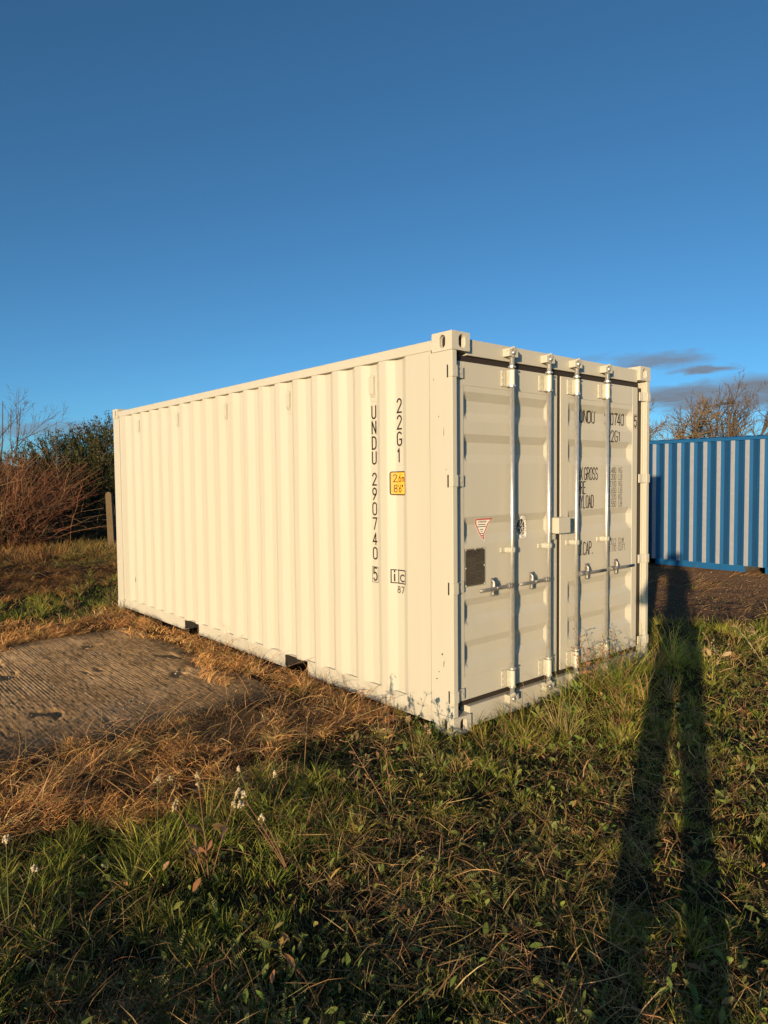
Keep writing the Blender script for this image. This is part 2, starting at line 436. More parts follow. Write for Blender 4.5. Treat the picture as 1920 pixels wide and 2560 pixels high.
def container_body(root, paint, worn, dirty, stripe=None, pitch=PITCHC, out_end=OUT_END, pockets=((1.70, 2.05), (3.737, 4.085)), mirror_doors=True):
    global SP
    for fx in (0, 1):
        for fy in (0, 1):
            for top in (0, 1): fitting(root, [worn if top else dirty, M['dark']], fx, fy, top)
    # posts: door end has a stepped section, closed end is a plain box section
    for fx in (0, 1):
        g = (lambda x: x) if not fx else (lambda x: CW - x)
        mb = MB()
        prof = [(0.0, .0), (.045, .0), (.045, .034), (.062, .034), (.062, .09), (.012, .09), (.012, .205), (.0, .205)]
        mb.prism([(g(a), b) for a, b in prof], lambda p, t: (p[0], p[1], t), .118, CH - .118)
        mb.build('corner_post', paint, root, bevel=.006, segs=3)
        mb = MB()
        prof = [(0.0, CL), (.16, CL), (.16, CL - .05), (.03, CL - .05), (.03, CL - .195), (.0, CL - .195)]
        mb.prism([(g(a), b) for a, b in prof], lambda p, t: (p[0], p[1], t), .118, CH - .118)
        mb.build('corner_post', paint, root, bevel=.005)
    # corrugated sides
    base = side_profile(pitch=pitch, out_end=out_end)
    pts = chamfer(base)
    zs = np.linspace(.150, 2.505, 26)
    for fx in (0, 1):
        mb = MB()
        P = np.zeros((len(pts), len(zs), 3))
        for i, (y, x) in enumerate(pts):
            for j, z in enumerate(zs):
                dx = .0019 * noise1(y * 2, z * 1.6, 3.) if 0 < j < 25 else 0
                xx = x + dx
                P[i, j] = (xx if not fx else CW - xx, y, z)
        mb.grid(P)
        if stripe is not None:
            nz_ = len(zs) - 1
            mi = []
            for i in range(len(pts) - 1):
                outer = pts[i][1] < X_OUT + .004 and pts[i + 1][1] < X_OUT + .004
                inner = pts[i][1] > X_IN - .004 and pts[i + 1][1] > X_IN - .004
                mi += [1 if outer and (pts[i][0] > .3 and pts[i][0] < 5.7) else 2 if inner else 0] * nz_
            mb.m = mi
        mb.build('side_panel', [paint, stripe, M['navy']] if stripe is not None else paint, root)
    # rails
    for fx in (0, 1):
        g = (lambda x: x) if not fx else (lambda x: CW - x)
        mb = MB()
        prof = [(.006, 2.491), (.006, 2.552), (.012, 2.558), (.062, 2.558), (.062, 2.491)]
        mb.prism([(g(a), b) for a, b in prof], lambda p, t: (p[0], t, p[1]), .178, CL - .178)
        mb.build('top_rail', paint, root, bevel=.003)
        edges = [.178] + [e for p in pockets for e in p] + [CL - .178]
        for a, b in zip(edges[0::2], edges[1::2]):
            mb = MB(); prof = [(.026, .034), (.026, .158), (.072, .158), (.072, .152), (.032, .152), (.032, .04), (.075, .04), (.075, .034)]
            mb.prism([(g(p), q) for p, q in prof], lambda p, t: (p[0], t, p[1]), a, b)
            mb.build('bottom_rail', dirty, root)
        for a, b in pockets:
            mb = MB(); mb.box(min(g(.026), g(.08)), max(g(.026), g(.08)), a + .001, b - .001, .1525, .1585); mb.build('pocket_lintel', dirty, root)
    for a, b in pockets:
        mb = MB()
        mb.box(.045, CW - .045, a - .012, a - .004, .034, .15); mb.box(.045, CW - .045, b + .004, b + .012, .034, .15); mb.box(.045, CW - .045, a - .004, b + .004, .143, .15)
        mb.build('fork_pocket', M['under'], root)
    # floor with cross members
    mb = MB(); mb.box(.075, CW - .075, .12, CL - .12, .155, .18)
    y = .45
    while y < CL - .3:
        if not any(a - .15 < y < b + .15 for a, b in pockets): mb.box(.078, CW - .078, y, y + .045, .045, .15)
        y += .3
    mb.build('floor_frame', M['under'], root)
    # roof with shallow cross corrugations
    mb = MB(); P = []
    n = int((CL - .3) / .209)
    ys = [.12]
    prof = [(.12, 0)]
    for k in range(n):
        a = .2 + k * .209
        prof += [(a, 0), (a + .03, .02), (a + .12, .02), (a + .15, 0)]
    prof.append((CL - .12, 0))
    for x in (.058, .09, CW / 2, CW - .09, CW - .058): P.append([(x, y, 2.556 + h * (1 if .08 < x < CW - .08 else .55)) for y, h in prof])
    mb.grid(np.array(P)); mb.build('roof_panel', paint, root)
    # closed end wall
    mb = MB(); P = []
    xs, k = [(.16, 0)], 0
    while .22 + k * .25 + .2 < CW - .16:
        a = .22 + k * .25; xs += [(a, 0), (a + .05, .045), (a + .125, .045), (a + .175, 0)]; k += 1
    xs.append((CW - .16, 0))
    P = np.array([[(x, CL - .012 - d, z) for z in (.15, 2.5)] for x, d in xs]); mb.grid(P); mb.build('end_panel', paint, root)
    mb = MB(); mb.box(.162, CW - .162, CL - .06, CL - .004, 2.5, 2.57); mb.build('end_rail', paint, root, bevel=.004)
    mb = MB(); mb.box(.162, CW - .162, CL - .06, CL - .004, .03, .15); mb.build('end_rail', dirty, root, bevel=.004)

_riv = {}
def rivet(parent, mat, x, y, z):
    if mat.name not in _riv:
        mb = MB(); mb.tube([(0, 0, 0), (0, -.0045, 0)], [.0072, .0045], 10); o = mb.build('rivet', mat, parent); _riv[mat.name] = o.data
    else:
        o = bpy.data.objects.new('rivet', _riv[mat.name]); COL.objects.link(o); o.parent = parent
    o.location = (x, y, z)
DY0, DYD = .035, .031                     # door face, depth of its pressings
DZ = [(2.262, 0), (2.225, 0), (2.169, 1), (2.095, 1), (2.035, 0), (1.951, 0), (1.898, 1), (1.822, 1), (1.762, 0), (1.409, 0), (1.355, 1), (1.282, 1), (1.222, 0),
      (.868, 0), (.815, 1), (.742, 1), (.688, 0), (.592, 0), (.538, 1), (.464, 1), (.408, 0), (.353, 0)]
def door_depth(z):
    for (a, da), (b, db) in zip(DZ[:-1], DZ[1:]):
        if b <= z <= a:
            t = (a - z) / (a - b); return da + (db - da) * t
    return 0.
def door_end(root, paint, worn, full=True):
    """door header, sill, two doors with gear"""
    mb = MB(); mb.box(.162, CW - .162, .024, .10, 2.455, 2.560); mb.build('door_header', paint, root, bevel=.004)
    mb = MB(); mb.box(.162, CW - .162, .012, .10, .02, .160); mb.build('door_sill', M['cream_dirty'] if full else paint, root, bevel=.004)
    mb = MB(); mb.box(.066, CW - .066, .072, .080, .162, 2.453); mb.build('door_gasket_backing', M['rubber'], root)
    spec = [dict(x0=.065, x1=1.156, p0=.141, p1=1.075, rods=(.573, .991), sg=-1, hx=0), dict(x0=1.201, x1=2.302, p0=1.297, p1=2.221, rods=(1.337, 1.754), sg=1, hx=1)]
    doors = []
    for S in spec:
        d = empty('door'); d.parent = root
        doors.append(d)
        # pressed panel
        zz = []
        for (a, da), (b, db) in zip(DZ[:-1], DZ[1:]):
            k = 4 if (a - b) > .2 else 2
            zz += [a + (b - a) * i / k for i in range(k)]
        zz.append(DZ[-1][0])
        # soften the bends
        T = .04
        xs = [S['p0'], S['p0'] + .004, S['p0'] + .012, S['p0'] + T] + list(np.linspace(S['p0'] + .09, S['p1'] - .09, 9)) + [S['p1'] - T, S['p1'] - .008, S['p1']]
        P = np.zeros((len(xs), len(zz), 3))
        for i, x in enumerate(xs):
            t = min(1, max(0, (x - S['p0']) / T)) * min(1, max(0, (S['p1'] - x) / T))
            for j, z in enumerate(zz):
                P[i, j] = (x, DY0 + .003 + DYD * door_depth(z) * t + .0012 * noise1(x * 2, z * 2, 5.) * t, z)
        mb = MB(); mb.grid(P); mb.build('door_panel', paint, d, smooth=False)
        mb = MB()
        mb.box(S['x0'], S['p0'], DY0, DY0 + .02, .2, 2.415); mb.box(S['p1'], S['x1'], DY0, DY0 + .02, .2, 2.415)
        mb.box(S['p0'], S['p1'], DY0 + .0005, DY0 + .02, 2.262, 2.415); mb.box(S['p0'], S['p1'], DY0 + .0005, DY0 + .02, .2, .353)
        mb.build('door_frame', paint, d, bevel=.003)
        # gasket lips round the leaf
        mb = MB()
        mb.box(S['x0'] - .016, S['x1'] + .016, DY0 + .008, DY0 + .0245, .166, .198); mb.box(S['x0'] - .016, S['x1'] + .016, DY0 + .008, DY0 + .0245, 2.417, 2.452)
        mb.box(S['x0'] - .017, S['x0'] - .001, DY0 + .009, DY0 + .024, .2, 2.415); mb.box(S['x1'] + .001, S['x1'] + (.072 if S['hx'] else .024), DY0 + .009, DY0 + .024, .2, 2.415)
        mb.build('gasket', M['rubber'], d)
        if not full: continue
        # hinges
        for zc in (2.340, 1.646, .956, .25):
            gx = (lambda x: x) if not S['hx'] else (lambda x: CW - x)
            mb = MB()
            def hb(a, b, y0, y1, z0, z1): mb.box(min(gx(a), gx(b)), max(gx(a), gx(b)), y0, y1, z0, z1)
            hb(-.004, .047, -.006, .032, zc - .037, zc + .037)
            mb.prism([(gx(.047), -.002), (gx(.047), .02), (gx(.072), .031), (gx(.128), .031), (gx(.128), .021), (gx(.085), .018)], lambda p, t: (p[0], p[1], t), zc - .037, zc + .037)
            h = mb.build('hinge', worn, d, bevel=.004)
            mb = MB(); hb(-.005, -.0005, .034, .042, zc - .04, zc + .04); mb.build('hinge_slot', M['rubber'], d)
            mb = MB(); mb.tube([(gx(.098), .0205, zc), (gx(.098), .0165, zc)], .011, 10); mb.build('hinge_bolt', worn, d)
        # lock rods
        for ri, rx in enumerate(S['rods']):
            ry = -.012
            mb = MB(); mb.tube([(rx, ry, .115), (rx, ry, 2.485)], .0155, 18); mb.build('lock_rod', M['steel'], d, smooth=True)
            # top and bottom keepers with cams
            for zc, s in ((2.505, 1), (.135, -1)):
                mb = MB()
                mb.box(rx - .055, rx - .022, -.034, .024 if s > 0 else .012, zc - .024, zc + .030); mb.box(rx + .014, rx + .042, -.034, .024 if s > 0 else .012, zc - .026, zc + .026)
                mb.box(rx - .054, rx + .041, .008, .0235 if s > 0 else .0115, zc - .022, zc + .024)
                mb.tube([(rx - .04, -.030, zc + .026), (rx - .01, -.035, zc + .036), (rx + .02, -.030, zc + .02)], [.010, .012, .009], 8)
                mb.build('rod_keeper', worn if s > 0 else M['cream_dirty'], d, bevel=.005)
                mb = MB()
                mb.tube([(rx, ry, zc - s * .03), (rx, ry, zc - s * .012)], .024, 14)
                mb.tube([(rx - .006, ry - .01, zc - s * .012), (rx - .002, ry - .018, zc + s * .012), (rx + .010, ry - .014, zc + s * .024)], [.018, .014, .008], 10)
                mb.build('rod_cam', M['steel'], d, smooth=True)
            # brackets with sleeves
            for zc, hh in ((2.340, .056), (.270, .058)):
                mb = MB()
                mb.box(rx - .066, rx - .018, .026, .034, zc - hh, zc + hh)
                mb.box(rx + .018, rx + .048, .026, .034, zc - hh, zc + hh)
                mb.tube([(rx, .002, zc - hh), (rx, .002, zc + hh)], .0215, 18, flat=(1.72, 1))
                mb.build('rod_bracket', M['bracket'], d, bevel=.003)
                for ux, zz_ in ((-.052, -.04), (-.052, 0), (-.052, .04), (.038, -.036), (.038, .036)): rivet(d, worn, rx + ux, .026, zc + zz_)
            for k, zc in enumerate((2.288, .215)):
                for za, zb in ((-.007, .007), (.121, .133)):
                    mb = MB(); mb.tube([(rx, ry, zc + za), (rx, ry, zc + zb)], .0262, 16); mb.build('rod_collar', M['steel'], d, bevel=.002)
            # mid guide
            mb = MB(); zc = 1.168
            mb.box(rx - .078, rx - .018, .027, .0345, zc - .019, zc + .019); mb.box(rx + .018, rx + .066, .027, .0345, zc - .019, zc + .019)
            mb.tube([(rx - .028, .03, zc), (rx - .022, -.024, zc), (rx, -.033, zc), (rx + .022, -.024, zc), (rx + .028, .03, zc)], .019, 8, flat=(.22, 1))
            mb.build('rod_guide', M['bracket'], d, bevel=.003)
            for a, b in ((-.066, -.009), (-.066, .009), (.054, 0)): rivet(d, worn, rx + a, .027, zc + b)
            # handle
            sg = S['sg']; zc = .925
            hub = rx + sg * .034
            end = rx + sg * (.345 if sg < 0 else .395)
            cat = rx + sg * (.199 if sg < 0 else .150)
            hz = zc - .004
            mb = MB()
            mb.tube([(hub - sg * .012, -.026, zc), (hub + sg * .034, -.027, zc)], .021, 6)
            mb.tube([(hub + sg * .008, -.050, zc), (hub + sg * .008, -.004, zc)], .011, 12)
            mb.build('handle_hub', M['steel_dark'], d, bevel=.003)
            mb = MB()
            mb.tube([(hub + sg * .02, -.03, zc), (rx + sg * .10, -.03, zc), (cat, -.03, hz + .002), (cat + sg * .05, -.028, hz), (end, -.026, hz)], [.014, .0135, .014, .013, .012], 10, flat=(.42, 1))
            mb.build('handle_bar', M['steel_dark'], d, smooth=True)
            mb = MB()
            mb.tube([(cat, -.002, zc + .068), (cat, -.004, zc + .060), (cat - sg * .002, -.008, zc + .040), (cat, -.012, zc + .014), (cat + sg * .001, -.012, zc - .006), (cat, -.008, zc - .026), (cat, -.006, zc - .040), (cat, -.004, zc - .052), (cat, -.004, zc - .057)],
                    [.005, .011, .012, .0135, .012, .008, .0105, .0095, .004], 12, flat=(1.5, 1))
            mb.tube([(cat - sg * .012, -.034, zc + .004), (cat - sg * .05, -.032, zc - .002)], [.010, .006], 10)
            mb.build('handle_catch', M['steel_dark'], d, smooth=True)
    return doors

# --- white container ------------------------------------------------------
white = tag(empty('shipping_container'), 'cream white steel shipping container with corrugated side and locked double doors', 'container')
container_body(white, M['cream'], M['cream_worn'], M['cream_dirty'])
DL, DR = door_end(white, M['cream'], M['cream_worn'])
tag(DL, label='door leaf with red triangular sticker, round emblem and dark data plate')
tag(DR, label='door leaf printed with weights and capacity in black')
# lock box between the leaves
mb = MB(); mb.box(1.050, 1.200, -.055, .030, 1.252, 1.368); mb.build('lock_box', M['cream'], DL, bevel=.005)
mb = MB(); mb.box(1.058, 1.098, .004, .034, 1.205, 1.246); mb.box(1.15, 1.27, .02, .0335, 1.27, 1.35); mb.build('lock_lug', M['cream_worn'], DL, bevel=.004)
mb = MB(); mb.tube([(1.203, -.01, 1.305), (1.203, -.01, 1.325)], .009, 8); mb.build('lock_stud', M['white'], DL)
# vents under the top rail
for k in range(5):
    y = .83 + 1.112 * k
    mb = MB()
    z0, z1 = 2.245, 2.42
    mb.prism([(.0475, z0), (.022, z0 + .035), (.022, z1 - .025), (.0475, z1)], lambda p, t: (p[0], t, p[1]), y - .024, y + .024)
    v_ = mb.build('vent', M['cream'], white, bevel=.004)
    mb = MB(); mb.box(.0455, .0470, y - .04, y + .04, z0 - .02, z1 + .015); mb.build('vent_plate', M['cream'], v_)
mb = MB(); mb.box(.0445, .0466, 5.54, 5.556, .40, .455); mb.build('drain_slot', M['plate'], white)
# seams on the corner post, scuffs
mb = MB(); mb.box(-.0012, .0004, .2045, .2075, .12, 2.47); mb.build('post_seam', M['cream_dirty'], white)

for k, (y_, z_, w_, h_, a_) in enumerate(((.10, .52, .012, .018, .3), (.085, .46, .006, .05, .1), (.13, .40, .010, .008, .9), (.15, .35, .022, .005, -.4), (.075, 1.96, .004, .05, 0.), (.12, 2.06, .007, .010, .2), (.055, 1.72, .006, .008, 0), (.165, 2.30, .004, .016, .4))):
    mb = MB(); P = [(.5 * w_ * math.cos(t) * (1 + .3 * math.sin(3 * t + k)), .5 * h_ * math.sin(t) * (1 + .3 * math.cos(2 * t + k))) for t in np.linspace(0, 2 * math.pi, 13)[:-1]]
    mb.add([(-.0012, y_ + p_[0] * math.cos(a_) - p_[1] * math.sin(a_), z_ + p_[0] * math.sin(a_) + p_[1] * math.cos(a_)) for p_ in P], [tuple(range(12))]); mb.build('scuff_mark', M['under'], white)
def on_side(u, v):                       # u to the viewer's right (towards the doors), v up
    y = -u
    return (side_x(y) - .0016, y, v)
def on_door(u, v, lift=.0016, extra=0.):
    return (u, DY0 + .003 + DYD * door_depth(v) - lift - extra, v)
def on_frame(u, v): return (u, DY0 - .0016, v)
def lettering(name, items, fn, parent, thick, mat='ink', step=.014):
    for (s, u, v, h, w, gap) in items:
        mb = MB(); strokes_to(mb, text_polys(s, u, v, h, w, gap)[0], thick, fn, step); mb.build(name, M[mat], parent)
# side: number in a column, size code in a second column
def zpx(p): return 2.196 - (p - 422) * (2.196 - .906) / 1633
it = []
for ch, a, b in (('U', 422, 545), ('N', 562, 685), ('D', 705, 825), ('U', 842, 962), ('2', 1038, 1155), ('9', 1175, 1290), ('0', 1310, 1430), ('7', 1450, 1565), ('4', 1590, 1705), ('0', 1725, 1840)):
    it.append((ch, -.850, zpx(b) + .004, zpx(a) - zpx(b) - .008, .043, 0))
lettering('serial_lettering', it, on_side, white, .0115)
lettering('check_digit', [('5', -.849, zpx(2035), .092, .040, 0)], on_side, white, .0115)
mb = MB(); strokes_to(mb, [[(-.863, zpx(2052)), (-.863, zpx(1908)), (-.797, zpx(1908)), (-.797, zpx(2052)), (-.863, zpx(2052))]], .0035, on_side); mb.build('check_digit_frame', M['ink'], white)
it = []
for ch, a, b in (('2', 390, 517), ('2', 537, 662), ('G', 682, 807), ('1', 827, 950)):
    it.append((ch, -.574, zpx(b) + .004, zpx(a) - zpx(b) - .008, .044, 0))
lettering('size_code_lettering', it, on_side, white, .0115)
# yellow height sign wrapped over the pressing
def rrect(u0, u1, v0, v1, r):
    return arc(u1 - r, v1 - r, r, r, 0, 90, 4) + arc(u0 + r, v1 - r, r, r, 90, 180, 4) + arc(u0 + r, v0 + r, r, r, 180, 270, 4) + arc(u1 - r, v0 + r, r, r, 270, 360, 4)
hs_ = empty('height_sign'); hs_.parent = white
mb = MB(); fill_to(mb, rrect(-.632, -.478, 1.549, 1.716, .016), lambda u, v: (on_side(u, v)[0] + .0004, -u, v), rows=16, K=40); mb.build('sign_face', M['yellow'], hs_)
R_ = rrect(-.628, -.482, 1.553, 1.712, .014)
mb = MB(); strokes_to(mb, [R_ + [R_[0]]], .008, lambda u, v: (on_side(u, v)[0] - .0006, -u, v), .006); mb.build('sign_border', M['ink'], hs_)
lettering('sign_text', [('2,6', -.606, 1.643, .050, .022, .007), ('m', -.528, 1.643, .050, .028, 0), ("8'6\"", -.602, 1.571, .050, .022, .006)], lambda u, v: (on_side(u, v)[0] - .0006, -u, v), hs_, .006, step=.006)
# ic mark
mb = MB()
strokes_to(mb, [[(-.628, .930), (-.628, 1.022), (-.487, 1.022), (-.487, .930), (-.628, .930)], [(-.572, .930), (-.572, 1.022)]], .008, on_side, .006)
strokes_to(mb, text_polys('i', -.612, .944, .075, .03, 0)[0], .0105, on_side, .006)
strokes_to(mb, text_polys('c', -.556, .944, .075, .048, 0)[0], .0095, on_side, .006)
strokes_to(mb, text_polys('87', -.583, .862, .044, .026, .014)[0], .0065, on_side, .006)
mb.build('railway_mark', M['ink'], white)

# right door leaf
TH = .0105
lettering('serial_lettering', [('UNDU', 1.497, 2.090, .090, .040, .0135), ('2', 1.846, 2.090, .090, .034, .0135), ('90740', 1.879, 2.090, .090, .040, .0135)], on_door, DR, TH)
lettering('size_code_lettering', [('22G1', 1.843, 1.950, .088, .040, .014)], on_door, DR, TH)
lettering('check_digit', [('5', 2.246, 2.084, .088, .040, 0)], on_frame, DR, TH)
mb = MB(); strokes_to(mb, [[(2.236, 2.073), (2.236, 2.184), (2.298, 2.184), (2.298, 2.073), (2.236, 2.073)]], .003, on_frame); mb.build('check_digit_frame', M['ink'], DR)
lettering('weight_words', [('MAX', 1.392, 1.642, .094, .026, .009), ('GROSS', 1.513, 1.642, .094, .030, .0095), ('TARE', 1.392, 1.533, .094, .028, .009), ('PAYLOAD', 1.392, 1.422, .096, .028, .009), ('CU.CAP.', 1.400, 1.055, .098, .031, .010)], on_door, DR, .0095)
it = []
for k, (n_, un) in enumerate((('30.480', 'KG'), ('67.200', 'LB'), ('2.110', 'KG'), ('4.650', 'LB'), ('28.370', 'KG'), ('62.550', 'LB'))):
    z = 1.695 - k * .0554
    _, ue = text_polys(n_, 0, 0, 1, .0195, .0062)
    it += [(n_, 1.972 - ue, z, .043, .0195, .0062), (un, 2.014, z, .043, .0205, .009)]
for n_, un, z in (('33.2', 'CU.M.', 1.108), ('1.170', 'CU.FT.', 1.051)):
    _, ue = text_polys(n_, 0, 0, 1, .0195, .0062)
    it += [(n_, 1.976 - ue, z, .047, .0195, .0062), (un, 2.014, z, .047, .0185, .0055)]
lettering('weight_figures', it, on_door, DR, .0044)

# left door leaf: triangular sticker, round emblem, data plate
TR = [(.258, 1.394), (.446, 1.393), (.352, 1.237)]
st = DL
mb = MB(); fill_to(mb, TR, lambda u, v: on_door(u, v, .0014), rows=18); mb.build('sticker_face', M['white'], st)
mb = MB(); inn = [(.270, 1.387), (.430, 1.386), (.351, 1.254)]
strokes_to(mb, [inn + [inn[0]]], .0085, lambda u, v: on_door(u, v, .0024), .012); mb.build('sticker_border', M['red'], st)
mb = MB()
strokes_to(mb, text_polys('ATTENTION', .306, 1.364, .010, .0066, .003)[0], .0022, lambda u, v: on_door(u, v, .0024))
for z, a, b in ((1.350, .312, .385), (1.336, .306, .390), (1.318, .330, .368), (1.305, .340, .358), (1.290, .334, .364), (1.276, .342, .356)):
    x = a
    while x < b:
        w = RNG.uniform(.005, .012); strokes_to(mb, [[(x, z), (min(b, x + w), z)]], .0055, lambda u, v: on_door(u, v, .0024)); x += w + .003
mb.build('sticker_print', M['ink'], st)
em = DL
EX, EZ = .763, 1.311
el_ = lambda rx, rz, n=36: [(EX + rx * math.cos(2 * math.pi * k / n), EZ + rz * math.sin(2 * math.pi * k / n)) for k in range(n)]
mb = MB(); fill_to(mb, el_(.073, .085), lambda u, v: on_door(u, v, .0014), rows=20); mb.build('emblem_face', M['white'], em)
mb = MB(); e1 = el_(.072, .084); strokes_to(mb, [e1 + [e1[0]]], .0022, lambda u, v: on_door(u, v, .0022))
fill_to(mb, el_(.046, .060), lambda u, v: on_door(u, v, .0022), rows=20)
def ring_text(s, a0, a1, rx, rz, h, w):
    for i, ch in enumerate(s):
        a = math.radians(a0 + (a1 - a0) * i / (len(s) - 1)); up = 1 if a0 > a1 else -1
        cx, cz = EX + rx * math.cos(a), EZ + rz * math.sin(a)
        rx_, rz_ = math.cos(a) * up, math.sin(a) * up; tx, tz = rz_, -rx_
        for P in GL.get(ch, []):
            strokes_to(mb, [[(cx + tx * (x - .5) * w + rx_ * (y - .5) * h, cz + tz * (x - .5) * w + rz_ * (y - .5) * h) for x, y in P]], .0024, lambda u, v: on_door(u, v, .0022))
ring_text('BUREAU VERITAS', 205, -25, .059, .072, .013, .008)
ring_text('1828', 252, 288, .059, .072, .013, .008)
mb.build('emblem_print', M['ink'], em)
mb = MB()                                  # pale seated figure with torch, tablets below
lf = lambda u, v: on_door(u, v, .003)
strokes_to(mb, [arc(EX - .008, EZ + .036, .009, .010, 0, 360, 12), [(EX - .012, EZ + .024), (EX - .018, EZ + .006), (EX - .004, EZ - .010), (EX + .004, EZ - .03), (EX, EZ - .046)],
                [(EX - .012, EZ + .02), (EX + .004, EZ + .010), (EX + .020, EZ + .026), (EX + .024, EZ + .044)], [(EX - .036, EZ - .004), (EX - .012, EZ - .006)], [(EX + .010, EZ - .006), (EX + .036, EZ - .004)],
                [(EX - .03, EZ - .014), (EX - .028, EZ - .034), (EX - .016, EZ - .036)], [(EX + .014, EZ - .014), (EX + .030, EZ - .016), (EX + .028, EZ - .036), (EX + .014, EZ - .036)], [(EX - .018, EZ - .050), (EX + .018, EZ - .050)], [(EX + .018, EZ + .002), (EX + .030, EZ + .012)]], .0048, lf)
mb.build('emblem_figure', M['white'], em)
dp = DL
mb = MB(); mb.box(.147, .347, DY0 - .0005, DY0 + .0028, .948, 1.200); mb.build('plate_sheet', M['plate'], dp)
mb = MB()
for i, z in enumerate(np.linspace(1.182, .97, 24)):
    x, e = (.165, .335) if i % 5 else (.16, .34)
    if i in (5, 6, 7, 11, 12, 13): x = .235 + .02 * (i % 2)
    if i in (9, 15): continue
    while x < e - .004:
        w = RNG.uniform(.004, .016); xe = min(e, x + w)
        if RNG.random() < .85: strokes_to(mb, [[(x, z), (xe, z)]], .0042 if i < 3 else .003, lambda u, v: (u, DY0 - .0012, v), .05)
        x = xe + .003
mb.build('plate_print', M['ink'], dp)
mb = MB(); e_ = [(.150, .951), (.344, .951), (.344, 1.197), (.150, 1.197), (.150, .951)]
strokes_to(mb, [e_], .003, lambda u, v: (u, DY0 - .0012, v), .5); mb.build('plate_edge', M['bracket'], dp)
for u, v in ((.156, 1.192), (.247, 1.194), (.338, 1.192), (.155, 1.073), (.339, 1.08), (.156, .957), (.338, .957)):
    mb = MB(); mb.tube([(u, DY0, v), (u, DY0 - .004, v)], [.006, .004], 8); mb.build('plate_rivet', M['cream_worn'], dp)

# --- blue container -------------------------------------------------------
blue = tag(empty('shipping_container', (10.2, .14, -.175)), 'blue shipping container with pale grey vertical stripes, behind the cream one', 'container')
container_body(blue, M['blue'], M['blue'], M['blue'], stripe=M['pale'], pitch=.2582, out_end=.62, pockets=((1.80, 2.15), (3.906, 4.256)))
door_end(blue, M['blue'], M['blue'], full=False)

# ---------------------------------------------------------------- terrain
def vnoise(x, y, seed=0):
    x = np.asarray(x, float); y = np.asarray(y, float)
    xi, yi = np.floor(x), np.floor(y); fx, fy = x - xi, y - yi
    fx = fx * fx * (3 - 2 * fx); fy = fy * fy * (3 - 2 * fy)
    def h(a, b):
        n = (a.astype(np.int64) * 374761393 + b.astype(np.int64) * 668265263 + seed * 1442695) & 0x7fffffff
        n = ((n ^ (n >> 13)) * 1274126177) & 0x7fffffff
        return ((n ^ (n >> 16)) & 0xffff) / 65535.
    a = h(xi, yi) * (1 - fx) + h(xi + 1, yi) * fx
    b = h(xi, yi + 1) * (1 - fx) + h(xi + 1, yi + 1) * fx
    return a * (1 - fy) + b * fy
def fbm(x, y, seed=0, o=3):
    t, a, s = 0, .5, 0
    for k in range(o): t = t + a * vnoise(x * 2 ** k, y * 2 ** k, seed + k); s += a; a *= .5
    return t / s
def sstep(a, b, x): t = np.clip((x - a) / (b - a), 0, 1); return t * t * (3 - 2 * t)
SLAB = (-5.2, -.34, 1.42, 4.72)           # x0, x1, y0, y1
def dry_mask(x, y):
    """1 where the dead brown grass lies, 0 on the green"""
    yb = np.interp(x, [-8, -2.7, -2.2, -1.83, -1.4, -.75, .1, .3], [.9, .50, .28, .10, .22, .45, .40, .5])
    w = (fbm(x * 3.1, y * 3.1, 21) - .5) * .35
    m = sstep(-.06, .10, y - yb + w) * (1 - sstep(.02, .16, x + w * .3))
    g = sstep(5.45, 5.75, y + w) * (1 - sstep(7.3, 8.1, y + w * 2)) * (1 - sstep(-.9, .0, x - .35 + w) * sstep(5.2, 5.5, 6.0 - (y - 5.6)))
    m = m * (1 - .93 * g)
    far = sstep(7.6, 8.4, y + w * 2) * (1 - sstep(2.4, 3.2, x))
    return np.maximum(m, far)
def dirt_mask(x, y):
    w = (fbm(x * 1.7, y * 1.7, 5) - .5) * .9
    yb = np.interp(x, [3.2, 4.35, 5.4, 9, 30], [1.35, .93, .12, -1.2, -6])
    return sstep(-.15, .25, y - yb + w) * sstep(3.3, 4.6, x + w)
def in_slab(x, y, m=0.): return (x > SLAB[0] - m) & (x < SLAB[1] + m) & (y > SLAB[2] - m) & (y < SLAB[3] + m)
